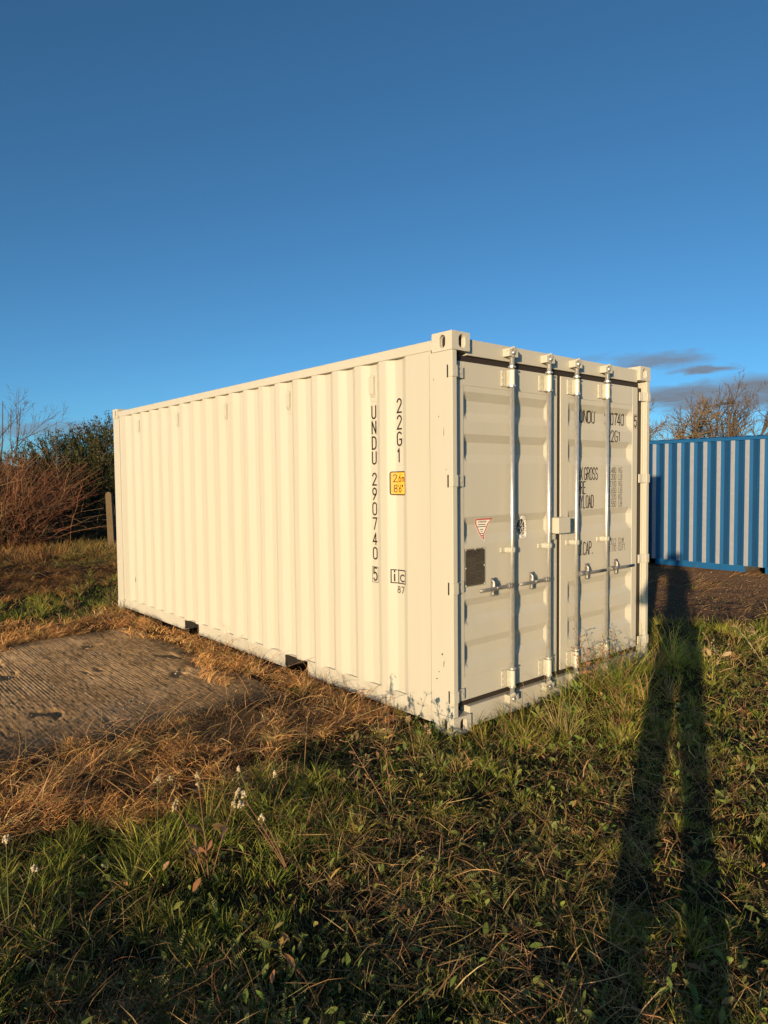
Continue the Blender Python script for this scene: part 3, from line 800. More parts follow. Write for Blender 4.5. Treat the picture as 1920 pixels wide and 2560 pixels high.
def ground_z(x, y):
    x = np.asarray(x, float); y = np.asarray(y, float)
    z = -.175 * sstep(2.6, 9.6, x)
    r = np.hypot(x - CAM.x, y - CAM.y)
    near = 1 - sstep(14, 40, r)
    rough = (fbm(x * 1.3, y * 1.3, 1) - .5) * .09 + (fbm(x * 4.2, y * 4.2, 2) - .5) * .075
    di = dirt_mask(x, y); dr = dry_mask(x, y)
    z = z + rough * near * (1 - .72 * di) + di * near * (vnoise(x * 11, y * 11, 3) - .5) * .02
    # heaps of cut dead grass in front of the slab
    heap = dr * (1 - sstep(1.35, 1.6, y)) * sstep(.1, .5, y + .1)
    z = z + heap * (.01 + .27 * np.clip(fbm(x * 2.6, y * 2.6, 9) - .38, 0, 1) * (1 - sstep(-.7, -.1, x)))
    strip = dr * sstep(-.75, -.35, x) * (1 - sstep(-.1, .05, x)) * sstep(.9, 1.6, y) * (1 - sstep(5.4, 6, y))
    z = z + strip * .015 * fbm(x * 3, y * 3, 12)
    z = z + sstep(8, 12, y) * (1 - sstep(3, 5, x)) * near * .16 * (fbm(x * .8, y * .8, 31) - .3)
    # level footing under the containers and the slab
    for (a, b, c, d, zz) in ((-.02, 2.46, -.02, 6.08, 0.), (10.15, 12.7, .1, 6.25, -.176)):
        dx = np.maximum(np.maximum(a - x, x - b), 0); dy = np.maximum(np.maximum(c - y, y - d), 0)
        k = 1 - sstep(.0, .35, np.hypot(dx, dy)); z = z * (1 - k) + (zz - .004) * k
    z = z + .10 * sstep(.35, 1.0, x) * (1 - sstep(2.3, 2.8, x)) * np.exp(-((y + .34) / .22) ** 2) * sstep(.0, -.12, y)      # turf banked up before the doors
    dx = np.maximum(np.maximum(SLAB[0] - x, x - SLAB[1]), 0); dy = np.maximum(np.maximum(SLAB[2] - y, y - SLAB[3]), 0)
    k = 1 - sstep(.0, .12, np.hypot(dx, dy)); z = z * (1 - k) + (-.03) * k
    return z
def spaced(a, b, step, far, g=1.22):
    c = list(np.arange(a, b + 1e-6, step)); s = step; lo, hi = [a], [b]
    while hi[-1] < far: s *= g; hi.append(hi[-1] + s); lo.append(lo[-1] - s)
    return np.array(lo[:0:-1] + c + hi[1:])
gx, gy = spaced(-5, 11.0, .08, 2500), spaced(-3.6, 10.0, .08, 2500)
X, Y = np.meshgrid(gx, gy, indexing='ij')
Z = ground_z(X, Y)
na, nb = X.shape
idx = np.arange(na * nb).reshape(na, nb)
F = np.stack([idx[:-1, :-1], idx[1:, :-1], idx[1:, 1:], idx[:-1, 1:]], -1).reshape(-1, 4)
dm, rm = dry_mask(X, Y)[..., None], dirt_mask(X, Y)[..., None]
gc = np.array([.028, .022, .012]) * (1 - dm) + np.array([.07, .036, .016]) * dm
gc = gc * (1 - rm) + np.array([.11, .068, .042]) * rm
gc = gc * (.75 + .5 * fbm(X * 4, Y * 4, 40)[..., None])
far_ = sstep(18, 45, np.hypot(X, Y))[..., None]
gc = gc * (1 - far_) + np.array([.085, .075, .03]) * far_
M['soil'] = material('soil_and_litter', (1, 1, 1), .95, spec=.1, attr='tint', vary=(.55, .5, .45), scale=22, bump=.6, bscale=45, coords='Object')
ground = raw_mesh('ground', np.stack([X, Y, Z], -1).reshape(-1, 3), F, M['soil'], cols=gc.reshape(-1, 3), smooth=True)
tag(ground, kind='structure')

# concrete slab, tined finish running along the container
sxn, syn = 800, 110
sx_, sy_ = np.linspace(SLAB[0], SLAB[1], sxn), np.linspace(SLAB[2], SLAB[3], syn)
X, Y = np.meshgrid(sx_, sy_, indexing='ij')
worn_ = sstep(.42, .58, fbm(X * 2.6, Y * 1.6, 50)) * .8 + (1 - sstep(2.0, 2.6, Y + (fbm(X * 2, Y * 2, 52) - .5) * .8))
phase = X / .026 + .15 * (fbm(X * 1.3, Y * .3, 51) - .5) + .25 * (vnoise(X * 14, Y * .5, 57) - .5)
groove = np.clip(np.sin(phase * 2 * math.pi) * 1.1 + .25 + 2.0 * (vnoise(X / .026, Y * 2.6, 55) - .5) + .9 * (vnoise(X * 9, Y * 7, 56) - .5), -1, .6)
Z = .022 + .0012 * groove * np.clip(1 - worn_, .1, 1) + (fbm(X * 5, Y * 5, 53) - .5) * .005 + (vnoise(X * 60, Y * 36, 54) - .5) * .0045 * np.clip(.5 + worn_, 0, 1)
pit = sstep(.80, .88, vnoise(X * 3.2, Y * 3.2, 58)) * sstep(.5, .7, vnoise(X * 11, Y * 9, 59)); Z -= pit * .02
idx = np.arange(sxn * syn).reshape(sxn, syn)
F = np.stack([idx[:-1, :-1], idx[1:, :-1], idx[1:, 1:], idx[:-1, 1:]], -1).reshape(-1, 4)
V = np.stack([X, Y, Z], -1).reshape(-1, 3)
rim = np.concatenate([idx[:, 0], idx[-1, 1:], idx[-2::-1, -1], idx[0, -2:0:-1]])
o_ = len(V); low = V[rim].copy(); low[:, 2] = -.12
V = np.vstack([V, low]); k = len(rim); r_ = np.arange(k); r2 = (r_ + 1) % k
F = np.vstack([F, np.stack([rim[r_], o_ + r_, o_ + r2, rim[r2]], -1)])
dirtf = np.clip(worn_, 0, 1)[..., None]
lich = sstep(.55, .75, fbm(X * 5, Y * 5, 60))[..., None]
cc = np.array([.42, .275, .15]) * (1 - dirtf * .5) + np.array([.23, .14, .072]) * dirtf * .5
cc = cc * (.50 + .55 * fbm(X * 3.0, Y * 2.2, 61)[..., None] + .7 * (vnoise(X * 48, Y * 30, 62)[..., None] - .35) + .35 * (vnoise(X * 17, Y * 9, 64)[..., None] - .4)) + lich * .03
cc = cc * np.where(groove[..., None] < -.1, .66, 1.0)          # grooves coloured darker than the ridges
edge_ = np.minimum(np.minimum(SLAB[1] - X, Y - SLAB[2]), SLAB[3] - Y) + (fbm(X * 4, Y * 4, 63) - .5) * .5
cc = cc * (1 - .6 * (1 - sstep(.0, .28, edge_))[..., None])      # earth washed over the rim
sc_ = np.vstack([cc.reshape(-1, 3), np.tile([.12, .10, .08], (k, 1))])
M['concrete'] = material('weathered_concrete', (1, 1, 1), .92, spec=.15, attr='tint', vary=(.72, .68, .62), scale=55, bump=.35, bscale=120, coords='Object')
slab = raw_mesh('concrete_slab', V, F, M['concrete'], cols=sc_)
tag(slab, kind='structure')

# ---------------------------------------------------------------- grass and litter (uncountable ground cover)
def leaf_material(name, rough=.55, spec=.25, trans=.25):
    m = bpy.data.materials.new(name); m.use_nodes = True
    N, K = m.node_tree.nodes, m.node_tree.links
    b = N['Principled BSDF']; b.inputs['Roughness'].default_value = rough; b.inputs['Diffuse Roughness'].default_value = .8; b.inputs['Specular IOR Level'].default_value = spec
    a = N.new('ShaderNodeAttribute'); a.attribute_name = 'tint'
    K.new(a.outputs['Color'], b.inputs['Base Color'])
    if trans:
        t = N.new('ShaderNodeBsdfTranslucent'); K.new(a.outputs['Color'], t.inputs['Color'])
        x = N.new('ShaderNodeMixShader'); x.inputs[0].default_value = trans
        K.new(b.outputs[0], x.inputs[1]); K.new(t.outputs[0], x.inputs[2]); K.new(x.outputs[0], N['Material Output'].inputs['Surface'])
    return m
M['blade'] = leaf_material('grass_blades')
M['straw'] = leaf_material('dry_straw', .65, .2, .12)
M['leaf'] = leaf_material('weed_leaves', .5, .3, .2)
M['twig'] = leaf_material('bare_twigs', .8, .15, 0)

def scatter(dmax, r0, fall, rmax, half=math.radians(50), rmin=.9):
    """points round the camera's standpoint, thinning out with distance"""
    rr = np.linspace(rmin, rmax, 400)
    dens = dmax * np.minimum(1, (r0 / rr) ** fall) * 2 * half * rr
    cdf = np.concatenate([[0], np.cumsum((dens[1:] + dens[:-1]) / 2 * np.diff(rr))])
    n = int(cdf[-1])
    r = np.interp(RNG.random(n) * cdf[-1], cdf, rr); a = YAW + RNG.uniform(-half, half, n)
    return CAM.x + r * np.sin(a), CAM.y + r * np.cos(a), r
def clear_of_things(x, y):
    k = ~((x > .0) & (x < 2.45) & (y > .0) & (y < 6.06)) & ~((x > 10.18) & (x < 12.7) & (y > .1) & (y < 6.3))
    return k
def blades(x, y, L, W, az, l0, l1, col, z=None, curl=.4, segs=3):
    """numpy ribbons: returns vertices, triangles, colours"""
    n = len(x)
    if z is None: z = ground_z(x, y) - .008
    ts = np.linspace(0, 1, segs + 1)
    pos = np.stack([x, y, z], -1); pts = [pos]
    cu = RNG.normal(0, curl, n)
    for a, b in zip(ts[:-1], ts[1:]):
        t = (a + b) / 2
        th = l0 + (l1 - l0) * t; ph = az + cu * t
        step = (L * (b - a))[:, None] * np.stack([np.sin(th) * np.sin(ph), np.sin(th) * np.cos(ph), np.cos(th)], -1)
        q = pts[-1] + step
        q[:, 2] = np.maximum(q[:, 2], z + .006)
        pts.append(q)
    face = az + math.pi / 2 + RNG.normal(0, .7, n)
    sd = np.stack([np.sin(face), np.cos(face), RNG.normal(0, .25, n)], -1) * (W / 2)[:, None]
    wp = np.array([1, .95, .7, 0]) if segs == 3 else np.array([1, .75, 0]) if segs == 2 else np.concatenate([np.linspace(1, .8, segs), [0]])
    V = []
    for i, p in enumerate(pts[:-1]): V += [p - sd * wp[i], p + sd * wp[i]]
    V.append(pts[-1])
    m = 2 * segs + 1
    V = np.stack(V, 1).reshape(-1, 3)
    T = []
    for i in range(segs - 1): T += [(2 * i, 2 * i + 1, 2 * i + 3), (2 * i, 2 * i + 3, 2 * i + 2)]
    T.append((2 * segs - 2, 2 * segs - 1, 2 * segs))
    T = (np.array(T)[None] + (np.arange(n) * m)[:, None, None]).reshape(-1, 3)
    C = np.repeat(col, m, 0)
    return V, T, C
def join(parts):
    V, T, C, o = [], [], [], 0
    for v, t, c in parts: V.append(v); T.append(t + o); C.append(c); o += len(v)
    return np.vstack(V), np.vstack(T), np.vstack(C)
def tint(n, *cols, w=None, jit=.18):
    cols = np.array(cols); k = RNG.choice(len(cols), n, p=w)
    c = cols[k] * (1 + RNG.normal(0, jit, (n, 1))) * (1 + RNG.normal(0, .06, (n, 3)))
    return np.clip(c, .004, .8)
G1, G2, G3, G4 = (.16, .20, .024), (.245, .26, .035), (.088, .125, .018), (.31, .28, .056)
S1, S2, S3, S4 = (.40, .25, .105), (.28, .155, .062), (.50, .34, .16), (.17, .088, .037)

# green grass: a short base layer and tufts
def lushness(x, y):
    edge = 1.25 * np.exp(-np.clip(np.minimum(np.abs(y + .2), 3), 0, 3) / .40) * ((x > .3) & (x < 2.7)) + .55 * (x > 2.6) * (y < 1.5) + .8 * (y > 5)
    l = sstep(.35, .7, fbm(x * 1.2, y * 1.2, 72)) * .7 + .85 * edge
    return l + .6 * sstep(.6, .2, np.abs(y - np.interp(x, [-2.7, -1.8, -.7, .1], [.15, -.25, .05, -.1]))) * (x < .4)
def grass_ok(x, y, dry=.985):
    return (RNG.random(len(x)) < (1 - dry * dry_mask(x, y)) * (1 - dirt_mask(x, y) * .985)) & clear_of_things(x, y) & ~in_slab(x, y, .02)
x, y, r = scatter(6200, 2.3, 1.5, 13)
keep = grass_ok(x, y) & (RNG.random(len(x)) < .25 + .9 * sstep(.3, .62, fbm(x * 3.3, y * 3.3, 71)))
x, y, r = x[keep], y[keep], r[keep]; n = len(x); lush = lushness(x, y); patch = fbm(x * 1.9, y * 1.9, 70)
L = (.028 + .045 * RNG.random(n)) * (.8 + .7 * lush)
W = RNG.uniform(.0024, .0046, n) * np.maximum(1, (r / 3.2) ** .55)
straw = RNG.random(n) < np.clip(.50 - .4 * np.clip(lush, 0, 1) + (patch - .5) * 1.1, .08, .85)
col = np.where(straw[:, None], tint(n, S1, S2, S4, G4, w=[.25, .3, .25, .2]), tint(n, G1, G2, G3, G4, w=[.35, .3, .22, .13]))
LAWN = [blades(x, y, L, W, RNG.uniform(0, 6.28, n), RNG.uniform(.05, .7, n), RNG.uniform(.6, 1.75, n), col, segs=2)]
tx, ty, tr = scatter(230, 2.4, 1.25, 13)
keep = grass_ok(tx, ty) & (RNG.random(len(tx)) < .12 + 1.05 * sstep(.36, .60, fbm(tx * 3.0, ty * 3.0, 74)))
tx, ty, tr = tx[keep], ty[keep], tr[keep]; nt = len(tx)
lt = lushness(tx, ty)
mown = sstep(-.35, -.95, ty)
hT = (.055 + .085 * RNG.random(nt) ** 1.5) * (.75 + .85 * lt) * (1 - .32 * mown) * (1 + .7 * ((tx > .5) & (tx < 2.7) & (ty > -.65) & (ty < 0))); rT = RNG.uniform(.012, .045, nt) * (1 + .4 * lt)
kind = RNG.random(nt) < np.clip(.34 - .30 * np.clip(lt, 0, 1) + (fbm(tx * 1.9, ty * 1.9, 70) - .5) * 1.3, .04, .75)      # straw tuft
baseT = np.where(kind[:, None], tint(nt, S1, S2, S3, (.26, .19, .07), w=[.35, .3, .1, .25], jit=.15), tint(nt, G1, G2, G3, G4, (.27, .27, .05), w=[.28, .27, .17, .15, .13], jit=.2))
cnt = np.clip((RNG.uniform(24, 62, nt) * np.minimum(1, (3.2 / tr) ** .55)).astype(int), 10, 70)
i = np.repeat(np.arange(nt), cnt); n = len(i)
az = RNG.uniform(0, 6.28, n); q = np.sqrt(RNG.random(n))
x, y = tx[i] + rT[i] * q * np.sin(az), ty[i] + rT[i] * q * np.cos(az)
ok = clear_of_things(x, y); i, az, q, x, y = i[ok], az[ok], q[ok], x[ok], y[ok]; n = len(i)
L = hT[i] * RNG.uniform(.55, 1.25, n); W = RNG.uniform(.0018, .0042, n) * np.maximum(1, (tr[i] / 3.2) ** .5)
lean = .08 + .55 * q + RNG.normal(0, .15, n)
sweep = fbm(tx * 1.1, ty * 1.1, 73)[i] * 12
az = np.where(RNG.random(n) < .3, sweep + RNG.normal(0, .5, n), az)
col = np.clip(baseT[i] * (1 + RNG.normal(0, .2, (n, 1))), .01, .8)
dead = RNG.random(n) < .12; col[dead] = tint(int(dead.sum()), S1, S2, S3, w=[.4, .4, .2])
LAWN.append(blades(x, y, L, W, az, np.clip(lean, 0, 1.1), np.clip(lean + RNG.uniform(.2, 1.4, n), .2, 2.1), col, curl=.8))
V, T, C = join(LAWN)
tag(raw_mesh('lawn_grass', V, T, M['blade'], cols=C), 'rough green grass growing in front of and beside the cream container', 'grass', kind='stuff')

# cut straw lying between the green blades
x, y, r = scatter(1900, 2.3, 1.5, 9)
keep = (RNG.random(len(x)) < (1 - .9 * dry_mask(x, y)) * sstep(.30, .55, fbm(x * 1.6, y * 1.6, 75))) & (dirt_mask(x, y) < .6) & clear_of_things(x, y) & ~in_slab(x, y, .05)
x, y, r = x[keep], y[keep], r[keep]; n = len(x)
V, T, C = blades(x, y, RNG.uniform(.05, .20, n), RNG.uniform(.002, .004, n) * np.maximum(1, (r / 3.2) ** .5), RNG.uniform(0, 6.28, n), RNG.uniform(.9, 1.5, n), RNG.uniform(1.2, 1.75, n), tint(n, S1, S2, S3, S4, w=[.3, .3, .12, .28]), z=ground_z(x, y) + RNG.uniform(.0, .04, n), curl=.6)
tag(raw_mesh('cut_straw', V, T, M['straw'], cols=C), 'loose cut straw strewn through the green grass', 'straw', kind='stuff')

# dead brown grass: combed mats and heaps
x, y, r = scatter(12500, 2.6, 1.35, 20, half=math.radians(46))
dr = dry_mask(x, y)
slab_in = in_slab(x, y, -.02)
dl = np.minimum(np.minimum(SLAB[1] - x, y - SLAB[2]), SLAB[3] - y)      # distance inside the slab edge
over = (dl < .02 + .30 * sstep(.42, .70, fbm(x * 2.2, y * 2.2, 76)) * np.where(SLAB[1] - x < y - SLAB[2], 1.05, .4))
keep = (RNG.random(len(x)) < dr * 1.05 - .05) & clear_of_things(x, y) & (~slab_in | over)
clump = fbm(x * 4.2, y * 4.2, 77)
keep &= RNG.random(len(x)) < (.22 + 1.3 * sstep(.36, .60, clump)) * (1 - .45 * sstep(7, 8.5, y) * (1 - sstep(11.5, 12.5, y)))
x, y, r, clump = x[keep], y[keep], r[keep], clump[keep]; n = len(x)
farf = sstep(11.3, 12.6, y); mat_ = sstep(7.2, 8.4, y) * (1 - farf)
# strands close to the container stay short
nearwall = np.exp(-np.maximum(-x, 0) / .16) * ((x > -1) & (y > -.1) & (y < 6.2))
lowf = sstep(.75, 1.1, y) * (1 - sstep(1.7, 2.2, y)) * (1 - sstep(-.5, -.2, x))
L = RNG.uniform(.06, .17, n) * (.75 + .6 * clump) * (1 - .5 * lowf) * (1 + 1.1 * farf + .5 * mat_) * (1 - .62 * nearwall)
W = RNG.uniform(.0012, .0040, n) * np.maximum(1, (r / 3.0) ** .62)
az = 2.6 + 7 * (fbm(x * .9, y * .9, 78) - .5) + 7 * (fbm(x * 3.6, y * 3.6, 79) - .5) + RNG.normal(0, .75, n)
stand = RNG.random(n) < .05 + .25 * farf
l0 = np.where(stand, RNG.uniform(0, .5, n), RNG.uniform(.35, 1.05, n)); l0 = np.maximum(l0, mat_ * RNG.uniform(.9, 1.4, n)); l1 = np.where(stand, RNG.uniform(.4, 1.2, n), RNG.uniform(1.4, 2.1, n))
warm = sstep(.35, .65, fbm(x * 1.5, y * 1.5, 80))
c1 = tint(n, (.66, .35, .12), (.53, .26, .088), (.72, .44, .18), (.37, .18, .064), w=[.38, .3, .12, .2])
c2 = tint(n, (.36, .18, .072), (.26, .13, .058), (.44, .26, .12), (.17, .09, .042), w=[.35, .3, .12, .23])
col = np.where((RNG.random(n) < (.25 + .7 * warm) * (1 - .75 * mat_))[:, None], c1, c2)

farz = sstep(6.5, 8.5, y)  # far strands: darker brown, with the bank's shade also put into the colour
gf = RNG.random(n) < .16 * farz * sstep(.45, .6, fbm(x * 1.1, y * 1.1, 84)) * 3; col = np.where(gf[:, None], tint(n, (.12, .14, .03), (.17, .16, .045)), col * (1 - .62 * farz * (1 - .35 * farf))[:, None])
zz = ground_z(x, y) + RNG.random(n) ** 2 * .05 * (1 - farf)
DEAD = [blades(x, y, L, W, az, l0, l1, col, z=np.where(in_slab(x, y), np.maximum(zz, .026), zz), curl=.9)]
tx, ty, tr = scatter(170, 2.6, 1.2, 18, half=math.radians(44))
keep = (RNG.random(len(tx)) < dry_mask(tx, ty) * (.15 + 1.1 * sstep(.38, .6, fbm(tx * 4.2, ty * 4.2, 77)))) & clear_of_things(tx, ty) & ~in_slab(tx, ty, -.04)
tx, ty, tr = tx[keep], ty[keep], tr[keep]; nt = len(tx)
cnt = np.clip((RNG.uniform(30, 75, nt) * np.minimum(1, (3.4 / tr) ** .6)).astype(int), 8, 80)
i = np.repeat(np.arange(nt), cnt); n = len(i); az = RNG.uniform(0, 6.28, n); q = np.sqrt(RNG.random(n)); rT = RNG.uniform(.015, .06, nt)
x, y = tx[i] + rT[i] * q * np.sin(az), ty[i] + rT[i] * q * np.cos(az)
az = np.where(RNG.random(n) < .6, (2.4 + 9 * (fbm(tx * 1.6, ty * 1.6, 86) - .5))[i] + RNG.normal(0, .45, n), az)
nw = (np.exp(-np.maximum(-tx, 0) / .16) * ((tx > -1) & (ty > -.1) & (ty < 6.2)))[i]
lw_ = (sstep(.75, 1.1, ty) * (1 - sstep(1.7, 2.2, ty)) * (1 - sstep(-.5, -.2, tx)))[i]
hT = (RNG.uniform(.07, .17, nt) * (1 + .8 * sstep(11.3, 12.6, ty)))[i]
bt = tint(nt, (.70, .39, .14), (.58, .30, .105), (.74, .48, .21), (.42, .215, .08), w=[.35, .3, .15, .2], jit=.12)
fz = sstep(6.5, 8.5, ty)[i]  # far tufts darkened likewise, brown tone and painted-in shade together
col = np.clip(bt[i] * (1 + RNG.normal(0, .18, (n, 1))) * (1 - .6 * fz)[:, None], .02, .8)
ln = .15 + .5 * q + RNG.normal(0, .15, n)
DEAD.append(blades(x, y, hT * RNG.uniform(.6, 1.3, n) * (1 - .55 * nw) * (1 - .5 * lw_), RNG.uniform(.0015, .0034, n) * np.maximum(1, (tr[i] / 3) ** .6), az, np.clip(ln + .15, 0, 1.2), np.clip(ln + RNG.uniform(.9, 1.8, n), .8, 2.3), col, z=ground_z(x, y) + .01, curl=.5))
V, T, C = join(DEAD)
tag(raw_mesh('dead_grass', V, T, M['straw'], cols=C), 'matted orange brown dead grass between the concrete slab and the container', 'dead grass', kind='stuff')

# long thin stalks tangled over the heaps
x, y, r = scatter(420, 2.8, 1.0, 7, half=math.radians(40))
keep = (dry_mask(x, y) > .6) & clear_of_things(x, y) & ~in_slab(x, y, -.15) & (y < 7)
x, y, r = x[keep], y[keep], r[keep]; n = len(x)
V, T, C = blades(x, y, RNG.uniform(.2, .48, n), RNG.uniform(.0028, .0048, n), RNG.uniform(0, 6.28, n), RNG.uniform(.5, 1.3, n), RNG.uniform(1.3, 2.1, n), tint(n, (.46, .28, .12), (.36, .2, .085), (.2, .1, .045), w=[.4, .35, .25]), z=ground_z(x, y) + .02, curl=.9, segs=5)
tag(raw_mesh('dead_stalks', V, T, M['straw'], cols=C), 'long dry stalks tangled over the dead grass heaps', 'stalks', kind='stuff')

# feathery weed leaves (yarrow) and small broad leaves low in the grass
def feather_leaf(k=10):
    V, T = [], []
    for i in range(k):
        t = (i + .6) / k; zc = .16 * math.sin(t * 2.4) * .5; w = .13 * math.sin(min(1, t * 1.25 + .12) * math.pi * .92) + .03
        for s in (-1, 1):
            o = len(V)
            V += [(0, t - .012, zc), (0, t + .030, zc), (s * w, t + .07, zc + .03), (s * w * .55, t + .005, zc + .015)]
            T += [(o, o + 1, o + 2), (o, o + 2, o + 3)]
    o = len(V); V += [(-.012, 0, 0), (.012, 0, 0), (0, 1, .05)]; T.append((o, o + 1, o + 2))
    return np.array(V), np.array(T)
def broad_leaf():
    P = [(0, 0, 0), (-.10, .2, .06), (.10, .2, .06), (-.20, .5, .10), (.20, .5, .10), (0, .5, .05), (-.13, .8, .05), (.13, .8, .05), (0, 1, -.03), (0, .2, .03), (0, .8, .02)]
    T = [(0, 9, 1), (0, 2, 9), (1, 9, 5), (1, 5, 3), (9, 2, 4), (9, 4, 5), (3, 5, 10), (3, 10, 6), (5, 4, 7), (5, 7, 10), (6, 10, 8), (10, 7, 8)]
    return np.array(P, float), np.array(T)
def place_leaves(shape, x, y, z, size, az, pitch, col, roll=None):
    V0, T0 = shape; n, m = len(x), len(V0)
    roll = RNG.normal(0, .5, n) if roll is None else roll
    ca, sa, cp, sp, cr, sr = np.cos(az), np.sin(az), np.cos(pitch), np.sin(pitch), np.cos(roll), np.sin(roll)
    X0 = V0[None, :, 0] * cr[:, None] + V0[None, :, 2] * sr[:, None]; Z0 = -V0[None, :, 0] * sr[:, None] + V0[None, :, 2] * cr[:, None]
    Y0 = np.repeat(V0[None, :, 1], n, 0)
    Y1 = Y0 * cp[:, None] - Z0 * sp[:, None]; Z1 = Y0 * sp[:, None] + Z0 * cp[:, None]
    P = np.stack([X0 * ca[:, None] + Y1 * sa[:, None], -X0 * sa[:, None] + Y1 * ca[:, None], Z1], -1) * size[:, None, None] + np.stack([x, y, z], -1)[:, None]
    return P.reshape(-1, 3), (T0[None] + (np.arange(n) * m)[:, None, None]).reshape(-1, 3), np.repeat(col, m, 0)
x, y, r = scatter(560, 2.4, 1.3, 7.5)
keep = (dry_mask(x, y) < .3) & (dirt_mask(x, y) < .3) & clear_of_things(x, y) & (RNG.random(len(x)) < sstep(.42, .6, fbm(x * 2.4, y * 2.4, 82)))
x, y, r = x[keep], y[keep], r[keep]; n = len(x)
A = place_leaves(feather_leaf(), x, y, ground_z(x, y) + .01, RNG.uniform(.035, .085, n), RNG.uniform(0, 6.28, n), RNG.uniform(.0, 1.0, n), tint(n, (.17, .18, .045), (.22, .21, .06), (.12, .15, .04), w=[.4, .35, .25]))
x, y, r = scatter(1150, 2.4, 1.3, 7.5)
keep = (dry_mask(x, y) < .3) & (dirt_mask(x, y) < .3) & clear_of_things(x, y) & (RNG.random(len(x)) < .25 + .7 * sstep(.45, .6, fbm(x * 2.0, y * 2.0, 83)))
x, y, r = x[keep], y[keep], r[keep]; n = len(x)
B = place_leaves(broad_leaf(), x, y, ground_z(x, y) + RNG.uniform(.005, .05, n), (.012 + .045 * RNG.random(n) ** 2.2), RNG.uniform(0, 6.28, n), RNG.uniform(.0, 1.2, n), tint(n, (.15, .18, .04), (.105, .14, .03), (.23, .2, .065), (.30, .16, .07), w=[.40, .36, .16, .08]))
V, T, C = join([A, B])
tag(raw_mesh('low_weeds', V, T, M['leaf'], cols=C), 'feathery and broad weed leaves low in the green grass', 'weeds', kind='stuff')

# gravel on the yard by the blue container and crumbs on the slab
def pebbles(x, y, z, size, col):
    P = np.array([(1, 0, .0), (-1, 0, .0), (0, 1, .0), (0, -1, .0), (0, 0, .75), (.6, .6, .1)]) * .5
    T0 = np.array([(0, 5, 4), (5, 2, 4), (2, 1, 4), (1, 3, 4), (3, 0, 4)])
    n = len(x); a = RNG.uniform(0, 6.28, n); s = size[:, None] * RNG.uniform(.6, 1.3, (n, 3))
    Q = P[None] * s[:, None]
    R = np.stack([Q[..., 0] * np.cos(a)[:, None] - Q[..., 1] * np.sin(a)[:, None], Q[..., 0] * np.sin(a)[:, None] + Q[..., 1] * np.cos(a)[:, None], Q[..., 2]], -1)
    R += np.stack([x, y, z], -1)[:, None]
    return R.reshape(-1, 3), (T0[None] + (np.arange(n) * 6)[:, None, None]).reshape(-1, 3), np.repeat(col, 6, 0)
M['stone'] = leaf_material('small_stones', .85, .2, 0)
n = 26000
x, y = RNG.uniform(3.6, 10.6, n), RNG.uniform(-1.5, 6.5, n)
k = (RNG.random(n) < dirt_mask(x, y)) & clear_of_things(x, y); x, y = x[k], y[k]; n = len(x)
A = pebbles(x, y, ground_z(x, y), RNG.uniform(.008, .034, n), tint(n, (.12, .076, .048), (.08, .05, .033), (.26, .19, .13), w=[.5, .45, .05]))
tag(raw_mesh('gravel', *A[:2], M['stone'], cols=A[2]), 'dark gravelly soil surface of the yard before the blue container', 'gravel', kind='stuff')
n = 4200
x, y = RNG.uniform(-3.4, SLAB[1], n), SLAB[2] + RNG.uniform(0, 1, n) ** 1.6 * (SLAB[3] - SLAB[2])
k = RNG.random(n) < .22 + .9 * sstep(.5, .7, fbm(x * 2.2, y * 4, 88)) * (1 - sstep(1.7, 2.4, y)); x, y = x[k], y[k]; n = len(x)
A = pebbles(x, y, np.full(n, .019), RNG.uniform(.008, .024, n), tint(n, (.34, .29, .23), (.2, .16, .12), (.5, .45, .38), w=[.4, .4, .2]))
tag(raw_mesh('stone_crumbs', *A[:2], M['stone'], cols=A[2]), 'pale stone crumbs scattered on the concrete slab', 'stones', kind='stuff')
# straw on the yard
n = 5200
x, y = RNG.uniform(3.8, 10.4, n), RNG.uniform(-1, 6.5, n)
k = (RNG.random(n) < dirt_mask(x, y) * (.04 + .96 * sstep(.56, .66, fbm(x * .9 - y * .5, y * .6 + x * .3, 90)))) & clear_of_things(x, y); x, y = x[k], y[k]; n = len(x)
V, T, C = blades(x, y, RNG.uniform(.12, .34, n), RNG.uniform(.005, .009, n), 2.7 + RNG.normal(0, .8, n), RNG.uniform(.8, 1.4, n), RNG.uniform(1.3, 1.8, n), tint(n, S1, S2, S4, w=[.35, .4, .25]), z=ground_z(x, y), curl=.5)
tag(raw_mesh('yard_straw', V, T, M['straw'], cols=C), 'dry straw strewn on the bare yard by the blue container', 'straw', kind='stuff')

